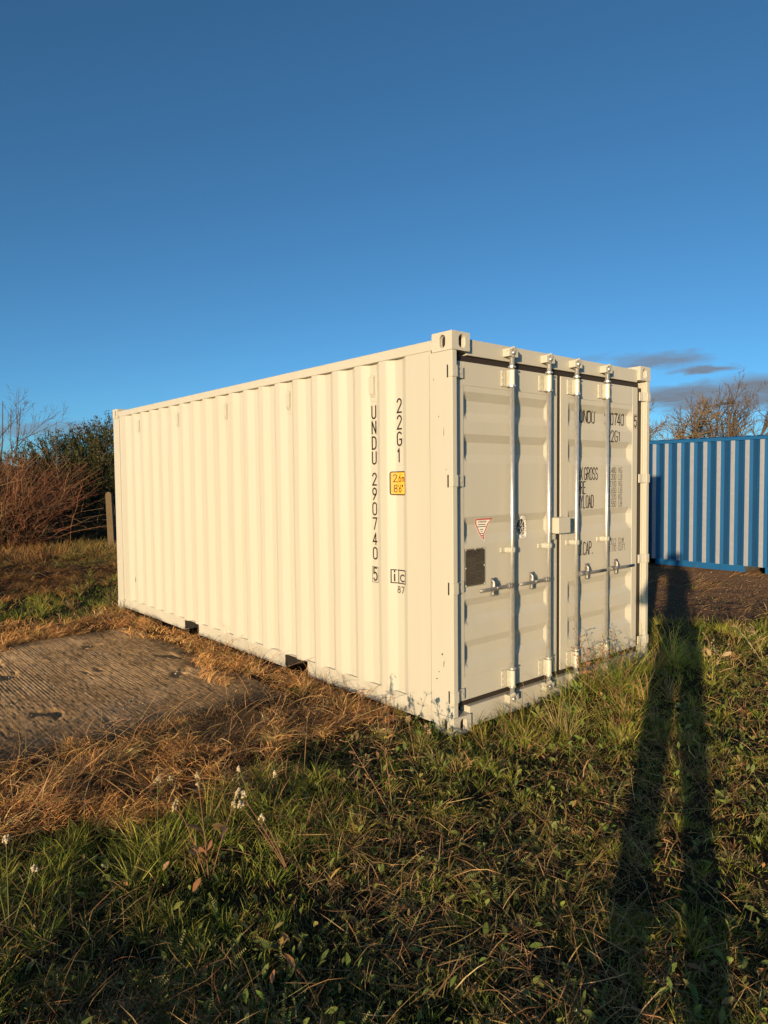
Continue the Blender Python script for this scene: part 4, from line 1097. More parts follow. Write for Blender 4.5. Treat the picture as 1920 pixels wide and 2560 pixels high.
# ---------------------------------------------------------------- trees, shrubs and weeds
def tubes(P, R, col, sides=3):
    """P (n, m, 3) node positions, R (n, m) radii -> vertices, triangles, colours"""
    P = np.asarray(P, float); R = np.asarray(R, float); n, m = P.shape[:2]
    t = np.zeros_like(P); t[:, 1:-1] = P[:, 2:] - P[:, :-2]; t[:, 0] = P[:, 1] - P[:, 0]; t[:, -1] = P[:, -1] - P[:, -2]
    t /= np.linalg.norm(t, axis=-1, keepdims=True) + 1e-9
    ref = np.where(np.abs(t[..., 2:3]) > .9, np.array([1., 0, 0]), np.array([0, 0, 1.]))
    a = np.cross(t, ref); a /= np.linalg.norm(a, axis=-1, keepdims=True) + 1e-9
    b = np.cross(a, t)
    ang = np.arange(sides) * 2 * math.pi / sides
    V = P[:, :, None] + (a[:, :, None] * np.cos(ang)[None, None, :, None] + b[:, :, None] * np.sin(ang)[None, None, :, None]) * R[:, :, None, None]
    T = []
    for i in range(m - 1):
        for k in range(sides):
            q = (i * sides + k, i * sides + (k + 1) % sides, (i + 1) * sides + (k + 1) % sides, (i + 1) * sides + k)
            T += [(q[0], q[1], q[2]), (q[0], q[2], q[3])]
    T = (np.array(T)[None] + (np.arange(n) * m * sides)[:, None, None]).reshape(-1, 3)
    return V.reshape(-1, 3), T, np.repeat(col, m * sides, 0)
def unit(v): return v / (np.linalg.norm(v) + 1e-9)
class Wood:
    def __init__(s, seed, m=5, rmin=.0035): s.rmin = rmin; s.r = np.random.default_rng(seed); s.m = m; s.b = {}
    def branch(s, p, d, L, r, level, kids, up, wob, ratio, spread, maxlevel):
        pts, q, d = [np.array(p, float)], np.array(p, float), unit(np.array(d, float))
        for i in range(s.m - 1):
            d = unit(d + s.r.normal(0, wob, 3) + np.array([0, 0, up]))
            q = q + d * L / (s.m - 1); pts.append(q)
        s.b.setdefault(level, []).append((pts, [r * (1 - .72 * i / (s.m - 1)) for i in range(s.m)]))
        if level >= maxlevel: return
        for _ in range(kids[level]):
            t = s.r.uniform(.22, .98); i = min(s.m - 2, int(t * (s.m - 1))); f = t * (s.m - 1) - i
            pp = pts[i] * (1 - f) + pts[i + 1] * f; dd = unit(pts[i + 1] - pts[i])
            ax = unit(np.cross(dd, s.r.normal(0, 1, 3))); an = s.r.normal(spread, .22)
            nd = dd * math.cos(an) + ax * math.sin(an)
            s.branch(pp, nd, L * s.r.uniform(*ratio) * (1.15 - .5 * t), max(r * .5 * (1.1 - .5 * t), s.rmin), level + 1, kids, up, wob, ratio, spread, maxlevel)
    def mesh(s, levels, cols, sides):
        parts = []
        for l in levels:
            if l not in s.b: continue
            P = np.array([q for q, _ in s.b[l]]); R = np.array([q for _, q in s.b[l]])
            c = np.clip(np.array(cols) * (1 + s.r.normal(0, .16, (len(P), 1))), .005, .7)
            parts.append(tubes(P, R, c, sides))
        return join(parts)

def bare_tree(label, base, seed, stems, height, lean, kids, up, spread, ratio, r0, cols, wob=.07, maxlevel=3, group=None, rmin=.004):
    root = tag(empty('bare_tree', base), label, 'tree', group)
    w = Wood(seed, rmin=rmin)
    for k in range(stems):
        a = 2 * math.pi * (k + w.r.uniform(-.3, .3)) / stems; l = lean * w.r.uniform(.35, 1.1) if stems > 1 else lean
        w.branch((.12 * math.cos(a) * (stems > 1), .12 * math.sin(a) * (stems > 1), -.2), (math.cos(a) * l, math.sin(a) * l, 1), height * w.r.uniform(.78, 1.0), r0 * w.r.uniform(.7, 1.1), 0, kids, up, wob, ratio, spread, maxlevel)
    V, T, C = w.mesh([0], cols[0], 7); raw_mesh('trunk', V, T, M['twig'], root, C, smooth=True)
    V, T, C = w.mesh(range(1, maxlevel + 1), cols[1], 3); raw_mesh('crown', V, T, M['twig'], root, C)
    return root
BK, TW = (.13, .095, .065), (.19, .125, .075)
bare_tree('leafless fan shaped tree with fine upright twigs above the blue container', (27.6, 10.2, -.25), 5, 8, 5.5, .42, (12, 9, 4), .04, .6, (.32, .55), .09, ((.085, .065, .05), (.115, .085, .062)), wob=.08, rmin=.009)
bare_tree('dense leafless brown tree right beside the cream container door edge', (27.3, 12.9, -.25), 8, 8, 6.0, .62, (22, 24), .0, .95, (.22, .40), .09, ((.09, .07, .05), (.17, .115, .062)), wob=.12, rmin=.012, maxlevel=2)
bare_tree('thin bare sapling with slanting branches over the red brown shrub at far left', (.35, 16.4, 0), 21, 4, 4.2, .40, (8, 6, 4), .06, .6, (.3, .5), .04, ((.12, .085, .06), (.12, .085, .065)), wob=.06)
bare_tree('slender pale bare tree behind the hedge at far left', (-.6, 17.6, 0), 25, 3, 4.4, .3, (10, 7, 3), .08, .5, (.3, .5), .04, ((.12, .085, .06), (.15, .10, .07)), wob=.06)
for i, (bx_, by_) in enumerate(((46, 21), (52, 27), (58, 33))):
    bare_tree(('distant leafless tree far behind the blue container, nearest of a row', 'distant leafless tree far behind the blue container, middle of a row', 'distant leafless tree far behind the blue container, last of a row')[i], (bx_, by_, -.3), 40 + i, 5, 5.5, .5, (8, 6, 1), .07, .6, (.3, .55), .09, (BK, TW), rmin=.012, group='distant leafless trees')

def cane_shrub(label, base, seed, n, height, width, cols, droop=1.0, depth=.8, r=.007, twigs=2):
    """shrub of many arching canes with side twigs"""
    rg = np.random.default_rng(seed)
    root = tag(empty('cane_shrub', base), label, 'shrub', 'shrubs along the field edge')
    m = 8
    bx = rg.normal(0, width * .30, n); by = rg.normal(0, depth * .35, n)
    az = rg.uniform(0, 2 * math.pi, n); lean = np.abs(rg.normal(0, .35, n)) + .05; L = height * rg.uniform(.55, 1.12, n)
    q = np.stack([bx, by, np.full(n, -.1)], -1); P = [q.copy()]
    th = lean.copy()
    for i in range(m - 1):
        th = th + droop * rg.uniform(-.04, .30, n); az = az + rg.normal(0, .22, n)
        q = q + (L / (m - 1))[:, None] * np.stack([np.sin(th) * np.cos(az), np.sin(th) * np.sin(az), np.cos(th)], -1)
        q[:, 2] = np.maximum(q[:, 2], .02); P.append(q.copy())
    P = np.stack(P, 1); R = r * np.linspace(1, .4, m)[None] * rg.uniform(.7, 1.3, (n, 1))
    cc = np.array(cols)[rg.choice(len(cols), n)] * (1 + rg.normal(0, .2, (n, 1)))
    V, T, C = tubes(P, R, np.clip(cc, .01, .6)); raw_mesh('canes', V, T, M['twig'], root, C)
    # side twigs
    k = n * twigs; i = rg.choice(n, k); j = rg.integers(2, m - 1, k)
    q = P[i, j]; d = rg.normal(0, 1, (k, 3)) + np.array([0, 0, .35]); d /= np.linalg.norm(d, axis=-1, keepdims=True)
    l = rg.uniform(.12, .5, k)[:, None]
    Q = np.stack([q, q + d * l * .35, q + d * l * .7 + rg.normal(0, .03, (k, 3)), q + d * l + rg.normal(0, .06, (k, 3))], 1)
    V, T, C = tubes(Q, r * .62 * np.linspace(1, .4, 4)[None] * np.ones((k, 1)), np.clip(cc[i] * 1.05, .01, .6)); raw_mesh('twigs', V, T, M['twig'], root, C)
    return root
RED = [(.23, .088, .05), (.28, .135, .07), (.16, .065, .04), (.31, .18, .095)]
DRB = [(.29, .17, .085), (.20, .11, .06), (.38, .24, .12)]
cane_shrub('tangled red brown leafless shrub arching in front of the dark evergreen', (.75, 15.5, 0), 1, 900, 2.65, 1.1, RED, .75, twigs=4, depth=.6)
cane_shrub('tangled red brown leafless shrub at the left edge of the photo', (-.75, 15.8, 0), 2, 900, 3.0, 1.6, RED, .65, twigs=3)
cane_shrub('tangled brown leafless shrub just outside the left edge', (-2.3, 15.9, 0), 3, 500, 2.7, 2.0, RED, .85, twigs=2)
cane_shrub('low brown dead stems between the red shrub and the concrete post', (2.75, 16.9, 0), 4, 420, 1.2, 1.3, DRB, .5, twigs=3, r=.006)
cane_shrub('low brown dead stems behind the far end of the cream container', (4.6, 16.6, 0), 6, 420, 1.2, 1.7, DRB, .55, twigs=2, r=.006)

def leafy_bush(label, base, seed, lobes, nsprig, cols, leaf=.05, group='evergreen bushes'):
    """crown of leafy sprigs spread through several lobes, with stems"""
    rg = np.random.default_rng(seed)
    root = tag(empty('evergreen_bush', base), label, 'bush', group)
    lob = np.array(lobes); w = lob[:, 3] ** 2; li = rg.choice(len(lob), nsprig, p=w / w.sum())
    d = rg.normal(0, 1, (nsprig, 3)); d /= np.linalg.norm(d, axis=-1, keepdims=True)
    rad = lob[li, 3] * rg.uniform(.45, 1.06, nsprig) ** .6
    c = lob[li, :3] + d * rad[:, None] * np.array([1, 1, .95]); ok = c[:, 2] > .15; c, d = c[ok], d[ok]; k = len(c)
    out = d * .7 + np.array([0, 0, .55]) + rg.normal(0, .35, (k, 3)); out /= np.linalg.norm(out, axis=-1, keepdims=True)
    l = rg.uniform(.18, .42, k)
    Q = np.stack([c, c + out * (l * .5)[:, None], c + out * l[:, None] + rg.normal(0, .02, (k, 3))], 1)
    V, T, C = tubes(Q, .006 * np.array([[1, .7, .4]]) * np.ones((k, 1)), np.tile([.10, .075, .05], (k, 1))); raw_mesh('sprigs', V, T, M['twig'], root, C)
    per = 15; i = np.repeat(np.arange(k), per); t = rg.uniform(.1, 1.05, k * per)[:, None]
    pos = c[i] + out[i] * l[i][:, None] * t + rg.normal(0, .022, (k * per, 3))
    side = rg.normal(0, 1, (k * per, 3)) + out[i] * .6; side /= np.linalg.norm(side, axis=-1, keepdims=True)
    n2 = np.cross(side, rg.normal(0, 1, (k * per, 3))); n2 /= np.linalg.norm(n2, axis=-1, keepdims=True) + 1e-9
    s = (leaf * rg.uniform(.6, 1.3, k * per))[:, None]
    Vv = np.stack([pos, pos + side * s * .55 + n2 * s * .24, pos + side * s, pos + side * s * .55 - n2 * s * .24], 1).reshape(-1, 3)
    o = (np.arange(k * per) * 4)[:, None]
    Tt = np.concatenate([o + np.array([0, 1, 2]), o + np.array([0, 2, 3])], 0)
    cc = np.array(cols)[rg.choice(len(cols), k)][i] * (1 + rg.normal(0, .22, (k * per, 1)))
    raw_mesh('foliage', Vv, Tt, M['leaf'], root, np.repeat(np.clip(cc, .008, .4), 4, 0))
    ws = Wood(seed + 50)
    for a in range(6): ws.branch((0, 0, -.1), (math.cos(a) * .5, math.sin(a) * .5, 1), lob[:, 2].max() + .3, .045, 0, (6, 3), .05, .12, (.3, .55), .7, 2)
    V, T, C = ws.mesh([0, 1, 2], (.11, .085, .06), 5); raw_mesh('stems', V, T, M['twig'], root, C)
    return root
EV = [(.055, .066, .016), (.075, .08, .02), (.04, .05, .014), (.12, .095, .03)]
leafy_bush('dark green evergreen bush behind the concrete post by the container end', (2.95, 17.3, 0), 11,
           [(-.1, 0, 1.5, 1.25), (-.95, .1, 1.35, 1.0), (.85, 0, 1.75, 1.25), (.45, -.2, 2.35, .85), (1.3, .2, 2.5, .8), (-.6, 0, 2.1, .8), (-1.5, .2, 1.7, .75), (.9, -.1, .8, 1.0), (.1, -.3, .7, 1.0), (1.2, 0, 1.2, 1.1), (0, 0, 2.45, .6), (.8, .2, 2.9, .5)], 4200, EV, leaf=.06)
leafy_bush('dark green evergreen bush hidden behind the far end of the cream container', (6.2, 18.0, 0), 12, [(0, 0, 1.4, 1.2), (1.1, 0, 1.5, 1.2), (-1, 0, 1.3, 1.1), (.2, 0, 2.2, .9)], 1100, EV)
leafy_bush('low dark bramble mound under the red shrub at far left', (.2, 15.1, 0), 13, [(0, 0, .45, .7), (-.9, 0, .4, .6), (.8, .1, .4, .55), (-1.8, .1, .45, .65)], 700, [(.06, .04, .022), (.10, .055, .03), (.05, .05, .018)], group='bramble mounds')

# hazy far wood closing the horizon
rg = np.random.default_rng(77); n = 26000
a_ = rg.uniform(-1.2, 2.5, n); d_ = rg.uniform(115, 150, n)
hgt = 2.0 + 5.0 * fbm(a_ * 9, a_ * 0, 91) + 1.2 * fbm(a_ * 60, a_ * 0, 92)
px_, py_, pz_ = d_ * np.sin(a_), d_ * np.cos(a_), hgt * rg.random(n) ** .7
s_ = rg.uniform(.5, 1.3, n)[:, None, None]
tri = rg.normal(0, 1, (n, 3, 3)); Vw = np.stack([px_, py_, pz_], -1)[:, None] + tri * s_ * .7
raw = raw_mesh('far_wood', Vw.reshape(-1, 3), np.arange(n * 3).reshape(-1, 3), M['twig'], cols=np.repeat(tint(n, (.13, .095, .06), (.09, .075, .045), (.17, .12, .07)), 3, 0))
tag(raw, 'far off leafless wood along the horizon', 'wood', kind='stuff')

# concrete fence post with a rounded head
mb = MB()
w_, h_ = .075, 1.42
prof = [(-w_, -.3), (w_, -.3), (w_ * .95, h_ - .07)] + [(w_ * .95 * math.cos(t), h_ - .07 + .07 * math.sin(t)) for t in np.linspace(.3, math.pi - .3, 7)] + [(-w_ * .95, h_ - .07)]
mb.prism(prof, lambda p, t: (p[0], t, p[1]), -.07, .07)
M['post'] = material('mossy_concrete', (.19, .125, .062), .9, vary=(.13, .09, .045), scale=7, bump=.3, bscale=60)
pst = mb.build('concrete_post', M['post'], bevel=.012, loc=(2.52, 13.62, 0)); pst.rotation_euler = (0, math.radians(-1.5), math.radians(-38))
tag(pst, 'weathered concrete fence post with rounded top beside the container end', 'post')

# --- single weeds ---------------------------------------------------------
def gz(x, y): return float(ground_z(np.array([x]), np.array([y]))[0])
def curve(p0, lean, az, L, n=7, bend=.3):
    pts = [Vector(p0)]; th = lean
    for i in range(n - 1):
        th += bend / n
        pts.append(pts[-1] + Vector((math.sin(th) * math.sin(az), math.sin(th) * math.cos(az), math.cos(th))) * L / (n - 1))
    return pts
def vm(name, tri, parent, mat, smooth=False): return raw_mesh(name, tri[0], tri[1], M[mat], parent, tri[2], smooth)
M['petal'] = leaf_material('flower_heads', .8, .1, .2)
def flower_head(c, size, col, rg):
    """flat umbel: a dome of small florets on short rays"""
    n = 34; a = rg.uniform(0, 6.28, n); r = np.sqrt(rg.random(n)) * size
    x, y = c[0] + r * np.cos(a), c[1] + r * np.sin(a); z = c[2] + .010 - (r / size) ** 2 * .020 + rg.normal(0, .004, n)
    f = np.array([(1, 0, 0), (0, 1, .3), (-1, 0, 0), (0, -1, .3), (0, 0, 1.5)]) * .0046
    T0 = np.array([(0, 1, 4), (1, 2, 4), (2, 3, 4), (3, 0, 4)])
    V = (np.stack([x, y, z], -1)[:, None] + f[None] * rg.uniform(.7, 1.3, (n, 1, 1))).reshape(-1, 3)
    T = (T0[None] + (np.arange(n) * 5)[:, None, None]).reshape(-1, 3)
    C = np.repeat(np.clip(np.array(col) * (1 + rg.normal(0, .12, (n, 1))), .02, .85), 5, 0)
    rays = np.stack([np.tile(np.array(c) - np.array([0, 0, .03]), (9, 1)), np.stack([x, y, z], -1)[:9]], 1)
    return join([(V, T, C), tubes(rays, np.full((9, 2), .0012), np.tile([.16, .15, .06], (9, 1)))])
def weed(name, label, cat, pos, stems, stem_col, leaves=0, leaf_col=(.12, .15, .035), leaf_size=.06, heads=None, shape=None, seed=0, group=None, seeds=0):
    """stems: list of (length, lean, azimuth, bend); heads: per stem colour or None"""
    global RNG
    rg = np.random.default_rng(seed); keepR = RNG; RNG = rg
    z0 = gz(*pos)
    root = tag(empty(name, (pos[0], pos[1], z0)), label, cat, group)
    for i, (L, lean, azm, bend) in enumerate(stems):
        C = curve((0, 0, -.02), lean, azm, L, bend=bend)
        st_ = vm('stem', tubes(np.array([[tuple(p) for p in C]]), np.linspace(.0026, .0013, len(C))[None], np.array([stem_col]), 5), root, 'twig', True)
        if heads and heads[i % len(heads)]:
            hc, hsz, hn = heads[i % len(heads)]
            for k in range(hn):
                c = np.array(C[-1]) + rg.normal(0, .022, 3) * (k > 0) + np.array([0, 0, -.02 * k])
                if k:
                    vm('stalk', tubes(np.array([[tuple(C[-2 if k < 3 else -3]), tuple(c)]]), np.array([[.0018, .0014]]), np.array([stem_col]), 4), st_, 'twig')
                vm('flower_head', flower_head(c, hsz * rg.uniform(.7, 1.15), hc, rg), root, 'petal')
        if seeds:
            parts = []
            for k in range(seeds):
                b = C[rg.integers(3, len(C))]; d = rg.normal(0, 1, 3) + np.array([0, 0, .6]); d /= np.linalg.norm(d); e = np.array(b) + d * rg.uniform(.02, .07)
                parts.append(tubes(np.array([[tuple(b), tuple((np.array(b) + e) / 2 + rg.normal(0, .004, 3)), tuple(e)]]), np.array([[.0016, .0014, .0012]]), np.array([stem_col]), 3))
                parts.append(tubes(np.array([[tuple(e), tuple(e + d * .007), tuple(e + d * .016)]]), np.array([[.002, .0055, .0015]]), np.array([np.array(stem_col) * .8]), 5))
            tag(vm('seed_heads', join(parts), st_, 'twig'), kind='stuff')
        if leaves:
            k = leaves; j = rg.integers(0, len(C) - 1, k); pos_ = np.array([tuple(C[q]) for q in j])
            vm('leaf', place_leaves(shape or broad_leaf(), pos_[:, 0], pos_[:, 1], pos_[:, 2], leaf_size * rg.uniform(.6, 1.2, k), rg.uniform(0, 6.28, k), rg.uniform(.0, .9, k), tint(k, leaf_col)), root, 'leaf') if k == 1 else \
                [vm('leaf', place_leaves(shape or broad_leaf(), pos_[q:q + 1, 0], pos_[q:q + 1, 1], pos_[q:q + 1, 2], leaf_size * rg.uniform(.6, 1.2, 1), rg.uniform(0, 6.28, 1), rg.uniform(.0, .9, 1), tint(1, leaf_col)), root, 'leaf') for q in range(k)]
    RNG = keepR
    return root
def rosette(label, pos, n, size, cols, seed, cat='weed', group='leafy rosettes', up=(.15, .9)):
    global RNG
    n, size = int(n * 1.5), size * .62
    rg = np.random.default_rng(seed); keepR = RNG; RNG = rg
    root = tag(empty('leaf_rosette', (pos[0], pos[1], gz(*pos))), label, cat, group)
    for k in range(n):
        vm('leaf', place_leaves(broad_leaf(), np.zeros(1), np.zeros(1), np.array([.015]), np.array([size * rg.uniform(.6, 1.15)]), np.array([k * 6.28 / n + rg.normal(0, .25)]), rg.uniform(up[0], up[1], 1), tint(1, cols[k % len(cols)])), root, 'leaf')
    RNG = keepR
    return root
WH, CR_, TAN = (.72, .58, .38), (.56, .43, .24), (.42, .29, .15)
RST, GST, BST = (.20, .10, .06), (.13, .13, .04), (.24, .14, .07)
# directions: image left is about azimuth -0.86 rad from +Y, image right 2.28
weed('yarrow_plant', 'leaning yarrow with clustered white flower heads at the edge of the dead grass', 'weed', (-1.63, -.60), [(.42, .42, -.86, .2), (.36, .55, -.6, .25), (.30, .30, -1.3, .2)], RST, 3, (.16, .14, .045), .05, [(WH, .013, 3), (WH, .010, 1), (WH, .011, 1)], feather_leaf(), 1)
weed('yarrow_plant', 'upright yarrow with reddish leaves at its foot and cream heads', 'weed', (-1.90, -.40), [(.48, .06, -.4, .1), (.42, .2, 2.3, .2), (.40, .25, -.9, .15)], RST, 4, (.26, .13, .06), .075, [(CR_, .010, 2)], None, 2)
weed('yarrow_plant', 'yarrow with two white heads at the left edge in the green grass', 'weed', (-2.62, -.25), [(.36, .12, .2, .1), (.28, .25, 2.2, .2), (.31, .18, -.6, .1)], GST, 3, (.12, .15, .04), .06, [(WH, .012, 1)], feather_leaf(), 3)
weed('yarrow_plant', 'short yarrow with tan withered heads in front of the container corner', 'weed', (-.45, -.12), [(.30, .1, -.8, .1), (.26, .15, 2.2, .2)], BST, 3, (.15, .15, .04), .05, [(TAN, .015, 2)], feather_leaf(), 4)
weed('yarrow_plant', 'small yarrow with scattered white heads between dead and green grass', 'weed', (-1.52, -.13), [(.27, .2, -.9, .2), (.24, .3, 2.0, .2)], GST, 3, (.12, .15, .04), .05, [(WH, .008, 1)], feather_leaf(), 5)
weed('yarrow_plant', 'small yarrow with a single cream head beside the dead grass heap', 'weed', (-1.95, .02), [(.30, .1, .5, .2)], GST, 3, (.12, .15, .04), .05, [(CR_, .018, 2)], feather_leaf(), 6)
weed('dry_stalk', 'single straight dry stem standing in the dead grass heap', 'weed', (-1.09, .10), [(.42, .05, 2.0, .05)], BST, 0, seeds=5, seed=7)
weed('dry_stalk', 'long leaning rusty stalk with seed heads before the container corner', 'weed', (-.96, -.50), [(.46, .45, -.86, .1), (.33, .2, .3, .2)], BST, 2, (.27, .14, .06), .06, seeds=12, seed=8)
weed('thistle_stalks', 'dried branching stalks with seed heads standing before the door middle', 'weed', (1.22, -.20), [(.44, .08, -.5, .15), (.40, .22, 2.2, .2), (.36, .25, -1.2, .2), (.34, .35, 1.0, .3)], (.26, .13, .065), 3, (.27, .14, .07), .07, seeds=11, seed=9)
weed('thistle_stalks', 'dried thin stalks with dark seed heads before the right door leaf', 'weed', (1.62, -.16), [(.40, .05, .4, .1), (.33, .2, 2.4, .2), (.30, .2, -1.0, .2)], (.20, .11, .055), 2, (.22, .14, .06), .05, seeds=12, seed=10)
weed('thistle_stalks', 'low dry stalks with seed heads left of the near bottom corner casting', 'weed', (-.42, .16), [(.24, .1, -.5, .15), (.22, .3, 2.2, .2), (.24, .2, .8, .2)], (.22, .12, .06), 2, (.2, .15, .05), .05, seeds=3, seed=12)
weed('pale_dead_plant', 'pale dead leafy stems standing right of the photographer shadow', 'weed', (2.78, -.42), [(.30, .1, .2, .2), (.26, .3, 2.3, .3), (.25, .3, -.9, .3), (.22, .45, 1.2, .3)], (.40, .29, .16), 4, (.38, .28, .15), .075, seeds=4, seed=13)
weed('pale_dead_plant', 'pale feathery seed plant at the right edge of the grass', 'weed', (3.35, -.62), [(.42, .5, -.6, .2), (.36, .3, .4, .2)], (.34, .26, .14), 2, (.3, .25, .12), .06, seeds=14, seed=14)
rosette('bright green broad leaved weed in front of the left door leaf', (.76, -.37), 9, .17, [(.16, .22, .045), (.13, .19, .04)], 21)
rosette('green broad leaved weed at the foot of the left door leaf', (.42, -.14), 7, .13, [(.12, .17, .04), (.20, .19, .06)], 22)
rosette('dull green leaf rosette lying inside the photographer shadow', (1.62, -.70), 10, .13, [(.13, .17, .06), (.11, .15, .05)], 23, up=(.0, .45))
rosette('small green rosette left of the container corner', (-.22, .0), 6, .10, [(.15, .19, .045)], 24)
rosette('upright green leaf pair in the mown grass below the doors', (-.87, -1.0), 3, .10, [(.19, .21, .05)], 25, up=(.8, 1.4))
rosette('yellow green rosette in the foreground left of centre', (-1.93, -1.0), 6, .09, [(.20, .20, .05), (.24, .17, .06)], 26, up=(.4, 1.2))
rosette('green lobed leaves in the lower left corner', (-2.55, -.62), 6, .10, [(.14, .17, .04)], 27, up=(.2, .9))
rosette('green rosette in the grass at the right edge', (.35, -1.55), 6, .12, [(.17, .19, .05)], 28, up=(.3, 1.0))

rosette('leafy dock plant at the foot of the door gap', (1.08, -.22), 9, .20, [(.13, .18, .035), (.17, .19, .045)], 31, up=(.5, 1.2))
rosette('upright broad weed below the right door leaf', (1.95, -.18), 8, .18, [(.14, .18, .04), (.2, .17, .05)], 32, up=(.5, 1.3))
rosette('yellowing broad weed under the left lock rod', (.60, -.20), 8, .16, [(.2, .2, .05), (.14, .17, .04)], 33, up=(.4, 1.2))

# fallen leaves
LV = [((-.55, -.25), 'rusty curled fallen leaf before the container corner'), ((-1.55, -.79), 'yellow oval fallen leaf in the foreground grass'), ((-.78, -1.17), 'brown curled fallen leaf below the left door'),
      ((-.96, -.83), 'orange brown fallen leaf in the mown grass'), ((-.62, .02), 'large rusty fallen leaf hanging on a stalk'), ((1.10, -.97), 'dull green fallen leaf inside the photographer shadow'),
      ((-1.45, -1.12), 'reddish fallen leaf in the foreground centre'), ((-.43, -1.30), 'small tan fallen leaf left of the shadow'), ((-2.02, -.50), 'brown fallen leaf under the upright yarrow'),
      ((-2.40, .02), 'orange fallen leaf near the left edge'), ((-.10, -1.50), 'tan fallen leaf between the two shadow stripes'), ((-1.96, -1.15), 'rusty fallen leaf at the bottom of the foreground'), ((.62, -.62), 'brown fallen leaf on the grass before the left door')]
for k, (q, lab) in enumerate(LV):
    c = [(.36, .17, .07), (.46, .30, .08), (.28, .15, .08), (.40, .20, .07), (.38, .18, .07), (.16, .19, .06), (.30, .12, .08), (.36, .25, .13)][k % 8]
    V, T, C = place_leaves(broad_leaf(), np.zeros(1), np.zeros(1), np.zeros(1), np.array([.04 + .014 * (k % 3)]), np.array([k * 1.7]), np.array([.25 + .5 * ((k * 37) % 10) / 10]), tint(1, c))
    o = raw_mesh('fallen_leaf', V, T, M['leaf'], cols=C); o.location = (q[0], q[1], gz(*q) + .045)
    tag(o, lab, 'leaf', 'fallen leaves')

# ---------------------------------------------------------------- the photographer, whose shadow falls across the grass
def skin_obj(name, chains, mat, parent, sub=2):
    """chains: list of [(point, radius), ...]; a chain whose first point repeats an earlier point grows out of it"""
    V, E, R, seen = [], [], [], {}
    for ch in chains:
        prev = None
        for p, r in ch:
            key = tuple(round(c, 4) for c in p)
            if key not in seen: seen[key] = len(V); V.append(tuple(p)); R.append(r)
            i = seen[key]
            if prev is not None: E.append((prev, i))
            prev = i
    me = bpy.data.meshes.new(name); me.from_pydata(V, E, []); me.materials.append(mat)
    o = bpy.data.objects.new(name, me); COL.objects.link(o); o.parent = parent
    m = o.modifiers.new('skin', 'SKIN'); m.use_smooth_shade = True
    for i, r in enumerate(R): me.skin_vertices[0].data[i].radius = (r, r) if not hasattr(r, '__len__') else r
    me.skin_vertices[0].data[0].use_root = True
    if sub: s = o.modifiers.new('subdivision', 'SUBSURF'); s.levels = sub; s.render_levels = sub
    return o
FW = Vector((math.sin(YAW), math.cos(YAW), 0)); RT = Vector((math.cos(YAW), -math.sin(YAW), 0))
ORG = Vector((LY * 1.36 + LX * -4.52, -LX * 1.36 + LY * -4.52, 0))
PZ = gz(ORG.x, ORG.y)
person = tag(empty('person', (ORG.x, ORG.y, PZ)), 'standing person in dark jacket and trousers holding up a phone, seen by shadow', 'person')
def pq(q, s, z):                         # q to the right of the light, s along it, both from the person's spot
    return (LY * q + LX * s, -LX * q + LY * s, z)
def pw(v): return (v.x - ORG.x, v.y - ORG.y, v.z - PZ)
M['skin'] = material('skin', (.52, .33, .24), .5, vary=(.48, .29, .21), scale=12)
M['jacket'] = material('dark_jacket', (.035, .038, .045), .8, vary=(.025, .027, .033), scale=14, bump=.2, bscale=40)
M['trousers'] = material('dark_trousers', (.03, .032, .05), .85, vary=(.022, .024, .038), scale=14, bump=.2, bscale=50)
M['hair'] = material('brown_hair', (.05, .032, .02), .7, bump=.4, bscale=90, stretch=(1, 1, .2))
M['shoe'] = material('dark_shoe', (.03, .025, .022), .6)
M['phone'] = material('black_phone', (.015, .015, .017), .25)
ph = CAM - _f * .016 - _u2 * .055
hip, chest, neck = pq(.0, 0, .93), pq(.03, .0, 1.28), pq(.05, .02, 1.46)
lh, lk, la = pq(-.085, 0, .86), pq(-.19, .01, .48), pq(-.275, -.01, .09)
rh, rk, ra = pq(.085, 0, .86), pq(.045, .02, .48), pq(.015, -.01, .09)
ls, le = pq(-.155, .0, 1.395), pq(-.315, .12, 1.26)
rs, re = pq(.215, .0, 1.395), pq(.215, .12, 1.12)
lw = pw(ph - RT * .085 - _f * .045 - Vector((0, 0, .055))); rw = pw(ph + RT * .085 - _f * .045 - Vector((0, 0, .07)))
foot = lambda a, o: [(a, .05), (tuple(Vector(a) + FW * .07 + RT * o - Vector((0, 0, .045))), .045), (tuple(Vector(a) + FW * .17 + RT * o - Vector((0, 0, .055))), .034)]
def hand(w, side):
    """palm, four fingers behind the phone and a thumb on its edge"""
    W = Vector(w); P = W + RT * (-side * .035) + _f * .012 + Vector((0, 0, .04))
    ch = [[(tuple(W), .026), (tuple(P), (.036, .020))]]
    for k in range(4):
        b = P + Vector((0, 0, .026 - .018 * k)) + RT * (-side * .004)
        L = (.038, .044, .041, .032)[k]
        k1 = b + RT * (-side * L * .55) - _f * .008; k2 = k1 + RT * (-side * L * .42) + _f * .004; k3 = k2 + RT * (-side * L * .25) + _f * .007
        ch.append([(tuple(P), (.036, .020)), (tuple(b), .0095), (tuple(k1), .009), (tuple(k2), .008), (tuple(k3), .0065)])
    t1 = W + RT * (-side * .010) + _f * .020 + Vector((0, 0, .028)); t2 = t1 + _f * .012 + RT * (-side * .018) + Vector((0, 0, .024)); t3 = t2 + RT * (-side * .016) + Vector((0, 0, .020))
    ch.append([(tuple(W), .026), (tuple(t1), .012), (tuple(t2), .0105), (tuple(t3), .008)])
    return ch
head0, head1, head2 = pq(.055, .045, 1.53), pq(.06, .055, 1.615), pq(.06, .045, 1.665)
fl = lambda a, b, t: tuple(np.array(a) * (1 - t) + np.array(b) * t)
